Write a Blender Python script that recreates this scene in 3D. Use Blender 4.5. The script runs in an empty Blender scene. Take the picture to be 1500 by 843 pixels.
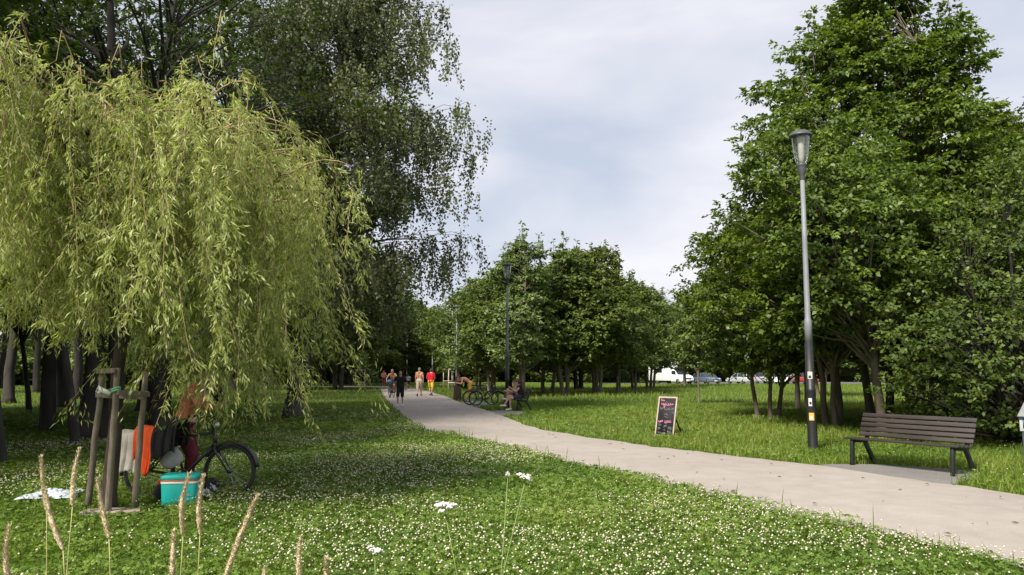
import bpy, bmesh, math, random
import numpy as np
from math import radians as RAD, sin, cos, pi, sqrt
from mathutils import Vector, Matrix

sc = bpy.context.scene
COL = sc.collection

# ------------------------------------------------------------------ camera
F_PX, PITCH, CAM_H = 1155.0, math.atan((545 - 421.5) / 1155.0), 1.6
cd = bpy.data.cameras.new('camera')
cd.sensor_width = 36.0
cd.lens = 36.0 * F_PX / 1500.0
cd.clip_start, cd.clip_end = 0.05, 3000
cam = bpy.data.objects.new('camera', cd)
COL.objects.link(cam)
cam.location = (0, 0, CAM_H)
cam.rotation_euler = (pi / 2 + PITCH, 0, 0)
sc.camera = cam

# ------------------------------------------------------------------ sky, sun, exposure
SUN_EL, SUN_AZ = RAD(43), RAD(214)          # azimuth measured clockwise from +Y: behind the camera, to its left
world = bpy.data.worlds.new('World')
sc.world = world
world.use_nodes = True
wn, wl = world.node_tree.nodes, world.node_tree.links
wn.clear()
w_out = wn.new('ShaderNodeOutputWorld')
sky = wn.new('ShaderNodeTexSky')
sky.sky_type = 'NISHITA'
sky.sun_disc = False
sky.sun_elevation = SUN_EL
sky.sun_rotation = SUN_AZ
sky.air_density, sky.dust_density, sky.ozone_density = 1.0, 2.0, 1.0
bg_sky = wn.new('ShaderNodeBackground'); bg_sky.inputs['Strength'].default_value = 0.10
wl.new(sky.outputs[0], bg_sky.inputs['Color'])
tc = wn.new('ShaderNodeTexCoord')
mp = wn.new('ShaderNodeMapping'); mp.inputs['Scale'].default_value = (1.0, 1.0, 3.2)
mp.inputs['Rotation'].default_value = (0.05, 0.10, 0.6)
wl.new(tc.outputs['Generated'], mp.inputs['Vector'])
cn = wn.new('ShaderNodeTexNoise')
cn.inputs['Scale'].default_value = 2.1; cn.inputs['Detail'].default_value = 5.0
cn.inputs['Roughness'].default_value = 0.47; cn.inputs['Distortion'].default_value = 0.35
wl.new(mp.outputs[0], cn.inputs['Vector'])
cr = wn.new('ShaderNodeValToRGB')
cr.color_ramp.elements[0].position = 0.36; cr.color_ramp.elements[0].color = (0.495, 0.532, 0.62, 1)
cr.color_ramp.elements[1].position = 0.66; cr.color_ramp.elements[1].color = (0.755, 0.75, 0.80, 1)
wl.new(cn.outputs['Fac'], cr.inputs['Fac'])
bg_cl = wn.new('ShaderNodeBackground'); bg_cl.inputs['Strength'].default_value = 0.70
wl.new(cr.outputs[0], bg_cl.inputs['Color'])
cf = wn.new('ShaderNodeMapRange')
cf.inputs['From Min'].default_value = 0.3; cf.inputs['From Max'].default_value = 0.6
cf.inputs['To Min'].default_value = 0.80; cf.inputs['To Max'].default_value = 0.97
wl.new(cn.outputs['Fac'], cf.inputs['Value'])
mx = wn.new('ShaderNodeMixShader')
wl.new(cf.outputs[0], mx.inputs['Fac']); wl.new(bg_sky.outputs[0], mx.inputs[1]); wl.new(bg_cl.outputs[0], mx.inputs[2])
wl.new(mx.outputs[0], w_out.inputs['Surface'])

sd = bpy.data.lights.new('sun', 'SUN')
sd.energy, sd.angle, sd.color = 4.3, RAD(10.0), (1.0, 0.93, 0.82)
sun = bpy.data.objects.new('sun', sd)
COL.objects.link(sun)
sdir = Vector((sin(SUN_AZ) * cos(SUN_EL), cos(SUN_AZ) * cos(SUN_EL), sin(SUN_EL)))   # towards the sun
sun.rotation_euler = sdir.to_track_quat('Z', 'Y').to_euler()

sc.view_settings.view_transform = 'Standard'
sc.view_settings.look = 'None'
sc.view_settings.exposure = 0.85
sc.view_settings.gamma = 1.0
sc.view_settings.use_curve_mapping = False
sc.render.engine = 'CYCLES'
sc.cycles.max_bounces = 6
sc.cycles.diffuse_bounces = 3
sc.cycles.transparent_max_bounces = 8
sc.cycles.use_denoising = True

# ------------------------------------------------------------------ helpers
def G(px, py, z=0.0):
    """ground point (height z) seen at photograph pixel (px, py)"""
    u, v = (px - 750) / F_PX, (421.5 - py) / F_PX
    d = (u, cos(PITCH) - v * sin(PITCH), sin(PITCH) + v * cos(PITCH))
    t = (z - CAM_H) / d[2]
    return (d[0] * t, d[1] * t)

def X_at(px, D):
    return (px - 750) / F_PX * D * 0.994 if D > 20 else (px - 750) / F_PX * D

def Z_at(py, D):
    return CAM_H + (545 - py) * D / F_PX

def norm(a):
    return a / np.maximum(np.linalg.norm(a, axis=-1, keepdims=True), 1e-9)

class Acc:
    """collects vertices, quads and tris (arrays), then links them as ONE mesh object"""
    def __init__(s):
        s.v, s.q, s.t, s.tint, s.n = [], [], [], [], 0
    def add(s, v, q=None, t=None, tint=None):
        v = np.asarray(v, dtype=np.float32).reshape(-1, 3)
        if q is not None and len(q): s.q.append(np.asarray(q, dtype=np.int32).reshape(-1, 4) + s.n)
        if t is not None and len(t): s.t.append(np.asarray(t, dtype=np.int32).reshape(-1, 3) + s.n)
        s.v.append(v); s.n += len(v)
        s.tint.append(np.full(len(v), 0.5, np.float32) if tint is None else np.asarray(tint, np.float32))
        return s
    def mesh(s, name, smooth=True):
        me = bpy.data.meshes.new(name)
        v = np.concatenate(s.v) if s.v else np.zeros((0, 3), np.float32)
        q = np.concatenate(s.q) if s.q else np.zeros((0, 4), np.int32)
        t = np.concatenate(s.t) if s.t else np.zeros((0, 3), np.int32)
        me.vertices.add(len(v)); me.vertices.foreach_set('co', v.ravel())
        loops = np.concatenate([q.ravel(), t.ravel()]).astype(np.int32)
        me.loops.add(len(loops)); me.loops.foreach_set('vertex_index', loops)
        tot = np.concatenate([np.full(len(q), 4), np.full(len(t), 3)]).astype(np.int32)
        start = np.concatenate([[0], np.cumsum(tot)[:-1]]).astype(np.int32) if len(tot) else tot
        me.polygons.add(len(tot)); me.polygons.foreach_set('loop_start', start)
        if smooth: me.polygons.foreach_set('use_smooth', np.ones(len(tot), bool))
        at = me.attributes.new('tint', 'FLOAT', 'POINT')
        at.data.foreach_set('value', np.concatenate(s.tint) if s.v else np.zeros(0, np.float32))
        me.update(calc_edges=True)
        return me
    def build(s, name, mat, parent=None, smooth=True, bevel=0, loc=None, rz=None):
        o = bpy.data.objects.new(name, s.mesh(name, smooth))
        o.data.materials.append(mat)
        COL.objects.link(o)
        if parent is not None: o.parent = parent
        if loc is not None: o.location = loc
        if rz is not None: o.rotation_euler = (0, 0, rz)
        if bevel:
            b = o.modifiers.new('bevel', 'BEVEL'); b.width = bevel; b.segments = 2; b.limit_method = 'ANGLE'
            b.angle_limit = RAD(40)
        return o
    # ---- primitives
    def box(s, c, size, rot=None, tint=None):
        h = np.array(size) / 2
        v = np.array([[x, y, z] for x in (-1, 1) for y in (-1, 1) for z in (-1, 1)], float) * h
        if rot is not None: v = v @ np.array(rot.to_3x3() if hasattr(rot, 'to_3x3') else rot).T
        q = [(0, 1, 3, 2), (4, 6, 7, 5), (0, 4, 5, 1), (2, 3, 7, 6), (0, 2, 6, 4), (1, 5, 7, 3)]
        return s.add(v + np.array(c), q, tint=tint)
    def bar(s, a, b, w, h, up=(0, 0, 1)):
        """a straight bar of section w x h from a to b"""
        a, b = Vector(a), Vector(b)
        d = (b - a); L = d.length; d.normalize()
        u = Vector(up)
        x = d.cross(u)
        if x.length < 1e-4: x = d.cross(Vector((1, 0, 0)))
        x.normalize(); z = x.cross(d)
        R = Matrix((x, d, z)).transposed()
        return s.box((a + b) / 2, (w, L, h), R)
    def tube(s, pts, radii, sides=8, cap=True, closed=False, tint=None):
        P = np.asarray(pts, float); n = len(P)
        r = np.broadcast_to(np.asarray(radii, float), (n,))
        if closed:
            T = np.roll(P, -1, 0) - np.roll(P, 1, 0)
        else:
            T = np.gradient(P, axis=0)
        T = norm(T)
        ref = np.array([0, 0, 1.0]) if abs(T[0][2]) < 0.9 else np.array([1.0, 0, 0])
        U = np.zeros_like(P); u = np.cross(T[0], ref); u /= np.linalg.norm(u)
        for i in range(n):
            u = u - T[i] * np.dot(u, T[i]); u /= max(np.linalg.norm(u), 1e-9); U[i] = u
        V = np.cross(T, U)
        a = np.arange(sides) * 2 * pi / sides
        v = P[:, None] + r[:, None, None] * (np.cos(a)[None, :, None] * U[:, None] + np.sin(a)[None, :, None] * V[:, None])
        idx = np.arange(n * sides).reshape(n, sides)
        nx = np.roll(idx, -1, 1)
        if closed:
            q = np.stack([idx, nx, np.roll(nx, -1, 0), np.roll(idx, -1, 0)], -1).reshape(-1, 4)
        else:
            q = np.stack([idx[:-1], nx[:-1], nx[1:], idx[1:]], -1).reshape(-1, 4)
        v = v.reshape(-1, 3); t = []
        if cap and not closed:
            v = np.concatenate([v, P[:1], P[-1:]])
            c0, c1 = n * sides, n * sides + 1
            t = [(c0, nx[0][k], idx[0][k]) for k in range(sides)] + [(c1, idx[-1][k], nx[-1][k]) for k in range(sides)]
        return s.add(v, q, t, tint=None if tint is None else np.full(len(v), tint))
    def lathe(s, prof, sides=24, c=(0, 0, 0), cap=True):
        """profile [(r, z)] turned round the z axis"""
        prof = np.asarray(prof, float); n = len(prof)
        a = np.arange(sides) * 2 * pi / sides
        v = np.stack([prof[:, 0, None] * np.cos(a), prof[:, 0, None] * np.sin(a), np.repeat(prof[:, 1, None], sides, 1)], -1)
        idx = np.arange(n * sides).reshape(n, sides); nx = np.roll(idx, -1, 1)
        q = np.stack([idx[:-1], nx[:-1], nx[1:], idx[1:]], -1).reshape(-1, 4)
        v = v.reshape(-1, 3); t = []
        if cap:
            v = np.concatenate([v, [[0, 0, prof[0, 1]], [0, 0, prof[-1, 1]]]])
            c0, c1 = n * sides, n * sides + 1
            t = [(c0, nx[0][k], idx[0][k]) for k in range(sides)] + [(c1, idx[-1][k], nx[-1][k]) for k in range(sides)]
        return s.add(v + np.array(c), q, t)
    def ell(s, c, r, rot=None, seg=14, rings=9):
        th = np.linspace(0, pi, rings + 1)[1:-1]
        prof = np.stack([np.sin(th), -np.cos(th)], -1)
        a = np.arange(seg) * 2 * pi / seg
        v = np.stack([prof[:, 0, None] * np.cos(a), prof[:, 0, None] * np.sin(a), np.repeat(prof[:, 1, None], seg, 1)], -1).reshape(-1, 3)
        v = np.concatenate([v, [[0, 0, -1], [0, 0, 1]]]) * np.array(r)
        if rot is not None: v = v @ np.array(rot).T
        n = rings - 1
        idx = np.arange(n * seg).reshape(n, seg); nx = np.roll(idx, -1, 1)
        q = np.stack([idx[:-1], nx[:-1], nx[1:], idx[1:]], -1).reshape(-1, 4)
        c0, c1 = n * seg, n * seg + 1
        t = [(c0, nx[0][k], idx[0][k]) for k in range(seg)] + [(c1, idx[-1][k], nx[-1][k]) for k in range(seg)]
        return s.add(v + np.array(c), q, t)
    def capsule(s, a, b, ra, rb, seg=12):
        a, b = np.array(a, float), np.array(b, float)
        d = b - a; L = np.linalg.norm(d)
        if L < 1e-6: return s.ell(a, (ra, ra, ra))
        d /= L
        k = 5
        pts, rr = [], []
        for i in range(1, k + 1):
            t = i / k * pi / 2; pts.append(a - d * ra * cos(t)); rr.append(ra * sin(t))
        for i in range(0, k):
            t = i / k * pi / 2; pts.append(b + d * rb * sin(t)); rr.append(rb * cos(t))
        return s.tube(pts, rr, seg)
    def prism(s, poly, y0, y1):
        """polygon [(x, z)] pushed from y0 to y1 (convex or nearly so: capped with a fan from its centre)"""
        p = np.asarray(poly, float); n = len(p)
        c = p.mean(0)
        v = [(x, y0, z) for x, z in p] + [(x, y1, z) for x, z in p] + [(c[0], y0, c[1]), (c[0], y1, c[1])]
        q = [(i, (i + 1) % n, n + (i + 1) % n, n + i) for i in range(n)]
        t = [(2 * n, (i + 1) % n, i) for i in range(n)] + [(2 * n + 1, n + i, n + (i + 1) % n) for i in range(n)]
        return s.add(v, q, t)

def tag(o, label=None, cat=None, group=None, kind=None):
    if label: o['label'] = label
    if cat: o['category'] = cat
    if group: o['group'] = group
    if kind: o['kind'] = kind
    return o

def thing(name, label, cat, loc=(0, 0, 0), rz=0.0, group=None):
    o = bpy.data.objects.new(name, None)
    o.empty_display_size = 0.2
    COL.objects.link(o)
    o.location = (loc[0], loc[1], loc[2] if len(loc) > 2 else 0)
    o.rotation_euler = (0, 0, rz)
    return tag(o, label, cat, group)

KIDS = {}
def dup(root, loc=None, rz=None, label=None, group=None, scale=None):
    kids = [o for o in bpy.data.objects if o.parent is not None]
    def cp(o, par):
        c = o.copy(); COL.objects.link(c)
        if par is not None: c.parent = par
        for k in kids:
            if k.parent == o: cp(k, c)
        return c
    r = cp(root, None)
    if loc is not None: r.location = (loc[0], loc[1], loc[2] if len(loc) > 2 else 0)
    if rz is not None: r.rotation_euler = (0, 0, rz)
    if label: r['label'] = label
    if group: r['group'] = group
    if scale is not None: r.scale = scale if hasattr(scale, '__len__') else (scale,) * 3
    return r

# ------------------------------------------------------------------ materials
def mat(name, col, rough=0.6, metal=0.0, var=0.12, scale=12.0, bump=0.0, bscale=None, col2=None, spec=0.5, coat=0.0, stretch=(1, 1, 1)):
    m = bpy.data.materials.new(name); m.use_nodes = True
    n, l = m.node_tree.nodes, m.node_tree.links
    b = n['Principled BSDF']
    b.inputs['Roughness'].default_value = rough; b.inputs['Metallic'].default_value = metal
    b.inputs['Specular IOR Level'].default_value = spec
    b.inputs['Coat Weight'].default_value = coat
    t = n.new('ShaderNodeTexCoord'); mpn = n.new('ShaderNodeMapping'); mpn.inputs['Scale'].default_value = stretch
    l.new(t.outputs['Object'], mpn.inputs['Vector'])
    nz = n.new('ShaderNodeTexNoise'); nz.inputs['Scale'].default_value = scale; nz.inputs['Detail'].default_value = 4
    l.new(mpn.outputs[0], nz.inputs['Vector'])
    r = n.new('ShaderNodeValToRGB')
    r.color_ramp.elements[0].position = 0.3; r.color_ramp.elements[1].position = 0.7
    c2 = col2 if col2 else tuple(min(1, c * (1 + var)) for c in col)
    r.color_ramp.elements[0].color = (*[c * (1 - var) for c in col], 1); r.color_ramp.elements[1].color = (*c2, 1)
    l.new(nz.outputs['Fac'], r.inputs['Fac']); l.new(r.outputs[0], b.inputs['Base Color'])
    if bump:
        nb = n.new('ShaderNodeTexNoise'); nb.inputs['Scale'].default_value = bscale or scale * 3; nb.inputs['Detail'].default_value = 5
        l.new(mpn.outputs[0], nb.inputs['Vector'])
        bp = n.new('ShaderNodeBump'); bp.inputs['Strength'].default_value = bump; bp.inputs['Distance'].default_value = 0.02
        l.new(nb.outputs['Fac'], bp.inputs['Height']); l.new(bp.outputs[0], b.inputs['Normal'])
    return m

def leaf_mat(name, cols, rough=0.42, trans=0.35, tcol=None, spec=0.4, vary=True):
    vary = name in ('mid_leaf', 'wood_leaf', 'bush_leaf', 'alder_leaf')
    rough, spec = max(rough, .46), min(spec, .34)
    """leaves: colour runs along the 'tint' attribute, light passes through them"""
    m = bpy.data.materials.new(name); m.use_nodes = True
    n, l = m.node_tree.nodes, m.node_tree.links
    b = n['Principled BSDF']; out = n['Material Output']
    b.inputs['Roughness'].default_value = rough; b.inputs['Specular IOR Level'].default_value = spec
    a = n.new('ShaderNodeAttribute'); a.attribute_name = 'tint'
    r = n.new('ShaderNodeValToRGB')
    e = r.color_ramp.elements
    e[0].position = 0.0; e[0].color = (*cols[0], 1); e[1].position = 1.0; e[1].color = (*cols[-1], 1)
    for k, c in enumerate(cols[1:-1]):
        x = e.new((k + 1) / (len(cols) - 1)); x.color = (*c, 1)
    l.new(a.outputs['Fac'], r.inputs['Fac'])
    # every tree has its own shade of green
    oi = n.new('ShaderNodeObjectInfo'); hs = n.new('ShaderNodeHueSaturation')
    for nm_, lo_, hi_ in (('Value', .80, 1.22), ('Hue', .488, .508), ('Saturation', 1.08, .86)):
        mr = n.new('ShaderNodeMapRange'); mr.inputs['To Min'].default_value = lo_; mr.inputs['To Max'].default_value = hi_
        l.new(oi.outputs['Random'], mr.inputs['Value']); l.new(mr.outputs[0], hs.inputs[nm_])
    if vary: l.new(r.outputs[0], hs.inputs['Color']); r = hs
    l.new(r.outputs[0], b.inputs['Base Color'])
    if trans > 0:
        tr = n.new('ShaderNodeBsdfTranslucent')
        mc = n.new('ShaderNodeMixRGB'); mc.blend_type = 'MULTIPLY'; mc.inputs['Fac'].default_value = 1
        mc.inputs['Color2'].default_value = (*(tcol or (1.5, 1.5, 0.7)), 1)
        l.new(r.outputs[0], mc.inputs['Color1']); l.new(mc.outputs[0], tr.inputs['Color'])
        ms = n.new('ShaderNodeMixShader'); ms.inputs['Fac'].default_value = trans
        l.new(b.outputs[0], ms.inputs[1]); l.new(tr.outputs[0], ms.inputs[2]); l.new(ms.outputs[0], out.inputs['Surface'])
    return m

M = {}
M['bark'] = mat('bark', (0.13, 0.105, 0.08), 0.9, var=0.35, scale=6, bump=0.9, bscale=14, stretch=(1, 1, 0.25))
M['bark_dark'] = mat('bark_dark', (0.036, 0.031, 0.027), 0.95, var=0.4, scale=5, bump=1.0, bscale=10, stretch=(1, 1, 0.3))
M['bark_birch'] = mat('bark_birch', (0.025, 0.022, 0.02), 0.9, var=0.5, scale=3, col2=(0.12, 0.11, 0.10), bump=0.7, bscale=8, stretch=(1, 1, 0.6))
M['bark_willow'] = mat('bark_willow', (0.05, 0.038, 0.026), 0.9, var=0.35, scale=9, bump=0.9, stretch=(1, 1, 0.3))
M['stake'] = mat('stake_wood', (0.19, 0.155, 0.12), 0.85, var=0.3, scale=5, bump=0.5, bscale=20, stretch=(4, 4, 0.4))
M['stake_pale'] = mat('pale_wood', (0.46, 0.40, 0.31), 0.85, var=0.25, scale=5, bump=0.4, stretch=(4, 4, 0.4))
M['twig'] = mat('twig', (0.26, 0.19, 0.09), 0.7, var=0.2)
M['willow_leaf'] = leaf_mat('willow_leaf', [(0.12, 0.15, 0.035), (0.25, 0.295, 0.080), (0.40, 0.44, 0.15), (0.52, 0.56, 0.30)], 0.38, 0.44, (1.3, 1.35, 0.6), 0.5)
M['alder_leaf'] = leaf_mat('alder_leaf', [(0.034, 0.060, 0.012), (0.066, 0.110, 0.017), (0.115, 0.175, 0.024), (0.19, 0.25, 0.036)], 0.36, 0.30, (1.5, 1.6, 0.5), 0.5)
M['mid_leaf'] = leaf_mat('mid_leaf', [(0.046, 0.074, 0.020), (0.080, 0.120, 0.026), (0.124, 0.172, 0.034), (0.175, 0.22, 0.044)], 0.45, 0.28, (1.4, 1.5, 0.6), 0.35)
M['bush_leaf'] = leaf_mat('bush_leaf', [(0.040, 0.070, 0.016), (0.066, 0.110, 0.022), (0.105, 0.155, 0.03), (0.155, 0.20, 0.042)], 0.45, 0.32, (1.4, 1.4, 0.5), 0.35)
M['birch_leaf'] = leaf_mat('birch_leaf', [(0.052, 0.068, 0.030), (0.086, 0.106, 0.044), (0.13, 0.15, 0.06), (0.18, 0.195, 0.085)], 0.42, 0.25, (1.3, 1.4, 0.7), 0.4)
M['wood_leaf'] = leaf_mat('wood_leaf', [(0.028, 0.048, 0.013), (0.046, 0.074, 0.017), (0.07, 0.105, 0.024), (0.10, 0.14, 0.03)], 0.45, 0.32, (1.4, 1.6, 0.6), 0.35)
M['grass'] = leaf_mat('grass', [(0.052, 0.098, 0.012), (0.104, 0.168, 0.021), (0.165, 0.230, 0.032), (0.28, 0.29, 0.075)], 0.5, 0.35, (1.4, 1.5, 0.5), 0.3)
M['clover'] = leaf_mat('clover', [(0.052, 0.102, 0.016), (0.102, 0.172, 0.026), (0.155, 0.232, 0.038), (0.235, 0.28, 0.07)], 0.5, 0.30, (1.3, 1.5, 0.5), 0.3)
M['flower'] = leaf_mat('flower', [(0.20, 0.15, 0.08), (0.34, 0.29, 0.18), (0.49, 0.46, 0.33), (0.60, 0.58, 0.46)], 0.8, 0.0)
M['straw'] = mat('straw', (0.66, 0.54, 0.34), 0.8, var=0.25, scale=60, bump=0.6, bscale=250)
M['straw_stem'] = mat('straw_stem', (0.34, 0.32, 0.12), 0.7, var=0.2, scale=20)
M['green_stem'] = mat('green_stem', (0.16, 0.22, 0.06), 0.7, var=0.2, scale=20)
M['yarrow'] = mat('yarrow', (0.66, 0.65, 0.60), 0.8, var=0.08, scale=60, bump=0.4, bscale=200)
M['black_metal'] = mat('black_metal', (0.012, 0.0125, 0.014), 0.5, var=0.25, scale=9, bump=0.05)
M['bike_black'] = mat('bike_black', (0.018, 0.018, 0.02), 0.35, var=0.2, scale=12, coat=0.3)
M['rubber'] = mat('rubber', (0.02, 0.02, 0.021), 0.85, var=0.3, scale=30)
M['chrome'] = mat('bare_metal', (0.55, 0.55, 0.56), 0.3, metal=1.0, var=0.08)
M['lamp_grey'] = mat('lamp_grey', (0.19, 0.20, 0.22), 0.6, metal=0.1, var=0.12, scale=4, bump=0.05)
M['lamp_cap'] = mat('lamp_cap', (0.060, 0.066, 0.076), 0.5, var=0.15, scale=5)
M['bench_wood'] = mat('bench_wood', (0.024, 0.018, 0.0155), 0.6, var=0.3, scale=5, bump=0.25, bscale=30, stretch=(0.3, 4, 4), col2=(0.046, 0.034, 0.030))
M['skin'] = mat('skin', (0.56, 0.34, 0.25), 0.55, var=0.08, scale=9)
M['skin_tan'] = mat('skin_tan', (0.48, 0.235, 0.14), 0.5, var=0.08, scale=9)
M['hair_brown'] = mat('hair_brown', (0.055, 0.03, 0.02), 0.55, var=0.3, scale=40)
M['hair_grey'] = mat('hair_grey', (0.2, 0.19, 0.18), 0.6, var=0.2, scale=40)
M['eye_dark'] = mat('eye_dark', (0.02, 0.015, 0.01), 0.2, var=0.1)
def cloth(name, c): 
    M[name] = mat(name, c, 0.88, var=0.16, scale=7, bump=0.25, bscale=60); return M[name]
cloth('cloth_black', (0.014, 0.014, 0.016)); cloth('cloth_red', (0.62, 0.012, 0.03)); cloth('cloth_yellow', (0.78, 0.55, 0.05))
cloth('cloth_beige', (0.50, 0.42, 0.32)); cloth('cloth_orange', (0.80, 0.10, 0.02)); cloth('cloth_salmon', (0.52, 0.19, 0.10))
cloth('cloth_maroon', (0.13, 0.015, 0.03)); cloth('cloth_white', (0.6, 0.61, 0.63)); cloth('cloth_navy', (0.035, 0.035, 0.06))
cloth('cloth_pale', (0.52, 0.48, 0.42)); cloth('cloth_mustard', (0.45, 0.25, 0.03)); cloth('cloth_grey', (0.48, 0.49, 0.51))
cloth('cloth_pink', (0.70, 0.42, 0.42)); cloth('cloth_blue', (0.06, 0.20, 0.45)); cloth('cloth_blanket', (0.48, 0.53, 0.61))
M['shoe_dark'] = mat('shoe_dark', (0.03, 0.03, 0.035), 0.6)
M['shoe_light'] = mat('shoe_light', (0.68, 0.66, 0.63), 0.6)
M['teal'] = mat('teal_plastic', (0.012, 0.42, 0.37), 0.42, var=0.08, scale=5)
M['white_plastic'] = mat('white_plastic', (0.78, 0.77, 0.74), 0.45, var=0.05)
M['brown_strap'] = mat('brown_strap', (0.42, 0.16, 0.06), 0.7)
M['red_bag'] = mat('red_bag', (0.35, 0.02, 0.03), 0.7)
M['paint_white'] = mat('paint_white', (0.76, 0.77, 0.78), 0.3, var=0.05, coat=0.4)
M['paint_silver'] = mat('paint_silver', (0.50, 0.52, 0.56), 0.3, metal=0.3, var=0.05, coat=0.5)
M['paint_blue'] = mat('paint_blue', (0.10, 0.13, 0.19), 0.3, metal=0.2, var=0.05, coat=0.5)
M['paint_red'] = mat('paint_red', (0.36, 0.035, 0.04), 0.3, var=0.05, coat=0.5)
M['car_glass'] = mat('car_glass', (0.02, 0.025, 0.03), 0.15, var=0.1, spec=0.3)
M['tail_red'] = mat('tail_red', (0.55, 0.02, 0.02), 0.25)
M['headlight'] = mat('headlight', (0.7, 0.72, 0.75), 0.15, metal=0.4)
M['plate'] = mat('plate', (0.75, 0.75, 0.72), 0.5)
M['chalkboard'] = mat('chalkboard', (0.012, 0.011, 0.013), 0.8, var=0.4, scale=5)
M['frame_wood'] = mat('frame_wood', (0.40, 0.32, 0.26), 0.7, var=0.18, scale=6, stretch=(3, 3, 0.5))
M['chalk_pink'] = mat('chalk_pink', (0.50, 0.20, 0.28), 0.95, var=0.2, scale=60)
M['chalk_grey'] = mat('chalk_grey', (0.17, 0.17, 0.20), 0.95, var=0.25, scale=60)
M['bin_wood'] = mat('bin_wood', (0.075, 0.045, 0.032), 0.75, var=0.35, scale=6, stretch=(5, 5, 0.4), bump=0.3)
M['sticker_white'] = mat('sticker_white', (0.48, 0.48, 0.46), 0.6, var=0.12, scale=30)
M['sticker_yellow'] = mat('sticker_yellow', (0.72, 0.36, 0.05), 0.6, var=0.15, scale=30)
M['sign_grey'] = mat('sign_grey', (0.22, 0.23, 0.235), 0.5, var=0.12, scale=6)
M['post_dark'] = mat('post_dark', (0.055, 0.065, 0.075), 0.5, var=0.2)
M['crest_blue'] = mat('crest_blue', (0.09, 0.25, 0.50), 0.5)
M['crest_green'] = mat('crest_green', (0.05, 0.30, 0.06), 0.5)
M['crest_yellow'] = mat('crest_yellow', (0.72, 0.55, 0.08), 0.5)
M['tie_white'] = mat('tie_white', (0.70, 0.70, 0.68), 0.6, var=0.1)
M['tie_green'] = mat('tie_green', (0.16, 0.42, 0.24), 0.6, var=0.1)
M['slab'] = mat('slab', (0.30, 0.25, 0.20), 0.9, var=0.3, scale=8, bump=0.4)
M['dead_leaf'] = leaf_mat('dead_leaf', [(0.06, 0.04, 0.025), (0.12, 0.08, 0.04), (0.2, 0.15, 0.08)], 0.8, 0)

gl = bpy.data.materials.new('lamp_glass'); gl.use_nodes = True
_n, _l = gl.node_tree.nodes, gl.node_tree.links
_tr = _n.new('ShaderNodeBsdfTransparent'); _tr.inputs[0].default_value = (0.88, 0.90, 0.88, 1)
_gs = _n.new('ShaderNodeBsdfGlossy'); _gs.inputs['Roughness'].default_value = 0.06
_lw = _n.new('ShaderNodeLayerWeight'); _lw.inputs['Blend'].default_value = 0.30
_df = _n.new('ShaderNodeBsdfDiffuse'); _df.inputs[0].default_value = (0.55, 0.55, 0.5, 1)
_m0 = _n.new('ShaderNodeMixShader'); _m0.inputs[0].default_value = 0.05
_l.new(_tr.outputs[0], _m0.inputs[1]); _l.new(_df.outputs[0], _m0.inputs[2])
_ms = _n.new('ShaderNodeMixShader')
_l.new(_lw.outputs['Facing'], _ms.inputs[0]); _l.new(_m0.outputs[0], _ms.inputs[1]); _l.new(_gs.outputs[0], _ms.inputs[2])
_l.new(_ms.outputs[0], _n['Material Output'].inputs['Surface'])
M['glass'] = gl

def ground_mat(name, stops, scales, bump=0.4, rough=0.95):
    m = bpy.data.materials.new(name); m.use_nodes = True
    n, l = m.node_tree.nodes, m.node_tree.links
    b = n['Principled BSDF']; b.inputs['Roughness'].default_value = rough; b.inputs['Specular IOR Level'].default_value = 0.2
    t = n.new('ShaderNodeTexCoord')
    fac = None
    for s_, w_ in scales:
        z = n.new('ShaderNodeTexNoise'); z.inputs['Scale'].default_value = s_; z.inputs['Detail'].default_value = 6; z.inputs['Roughness'].default_value = 0.62
        l.new(t.outputs['Object'], z.inputs['Vector'])
        mm = n.new('ShaderNodeMath'); mm.operation = 'MULTIPLY'; mm.inputs[1].default_value = w_
        l.new(z.outputs['Fac'], mm.inputs[0])
        if fac is None: fac = mm
        else:
            ad = n.new('ShaderNodeMath'); ad.operation = 'ADD'
            l.new(fac.outputs[0], ad.inputs[0]); l.new(mm.outputs[0], ad.inputs[1]); fac = ad
    r = n.new('ShaderNodeValToRGB'); e = r.color_ramp.elements
    e[0].position, e[0].color = stops[0][0], (*stops[0][1], 1); e[1].position, e[1].color = stops[-1][0], (*stops[-1][1], 1)
    for p_, c_ in stops[1:-1]:
        x = e.new(p_); x.color = (*c_, 1)
    l.new(fac.outputs[0], r.inputs['Fac']); l.new(r.outputs[0], b.inputs['Base Color'])
    bp = n.new('ShaderNodeBump'); bp.inputs['Strength'].default_value = bump; bp.inputs['Distance'].default_value = 0.02
    l.new(fac.outputs[0], bp.inputs['Height']); l.new(bp.outputs[0], b.inputs['Normal'])
    return m
M['ground'] = ground_mat('ground', [(0.35, (0.040, 0.062, 0.012)), (0.5, (0.075, 0.115, 0.018)), (0.65, (0.12, 0.16, 0.028))], [(0.25, 0.4), (4.0, 0.35), (60, 0.25)], 0.6)
M['path'] = ground_mat('path', [(0.32, (0.145, 0.126, 0.110)), (0.43, (0.275, 0.246, 0.217)), (0.56, (0.352, 0.315, 0.280)), (0.67, (0.46, 0.42, 0.38))], [(0.35, 0.24), (2.6, 0.22), (45, 0.22), (200, 0.32)], 0.4)
M['pad'] = ground_mat('pad', [(0.34, (0.10, 0.097, 0.092)), (0.5, (0.18, 0.172, 0.162)), (0.66, (0.26, 0.245, 0.225))], [(1.2, 0.3), (40, 0.35), (160, 0.35)], 0.4)
M['asphalt'] = ground_mat('asphalt', [(0.35, (0.10, 0.10, 0.10)), (0.65, (0.16, 0.16, 0.155))], [(1.0, 0.4), (30, 0.6)], 0.3)

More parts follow.
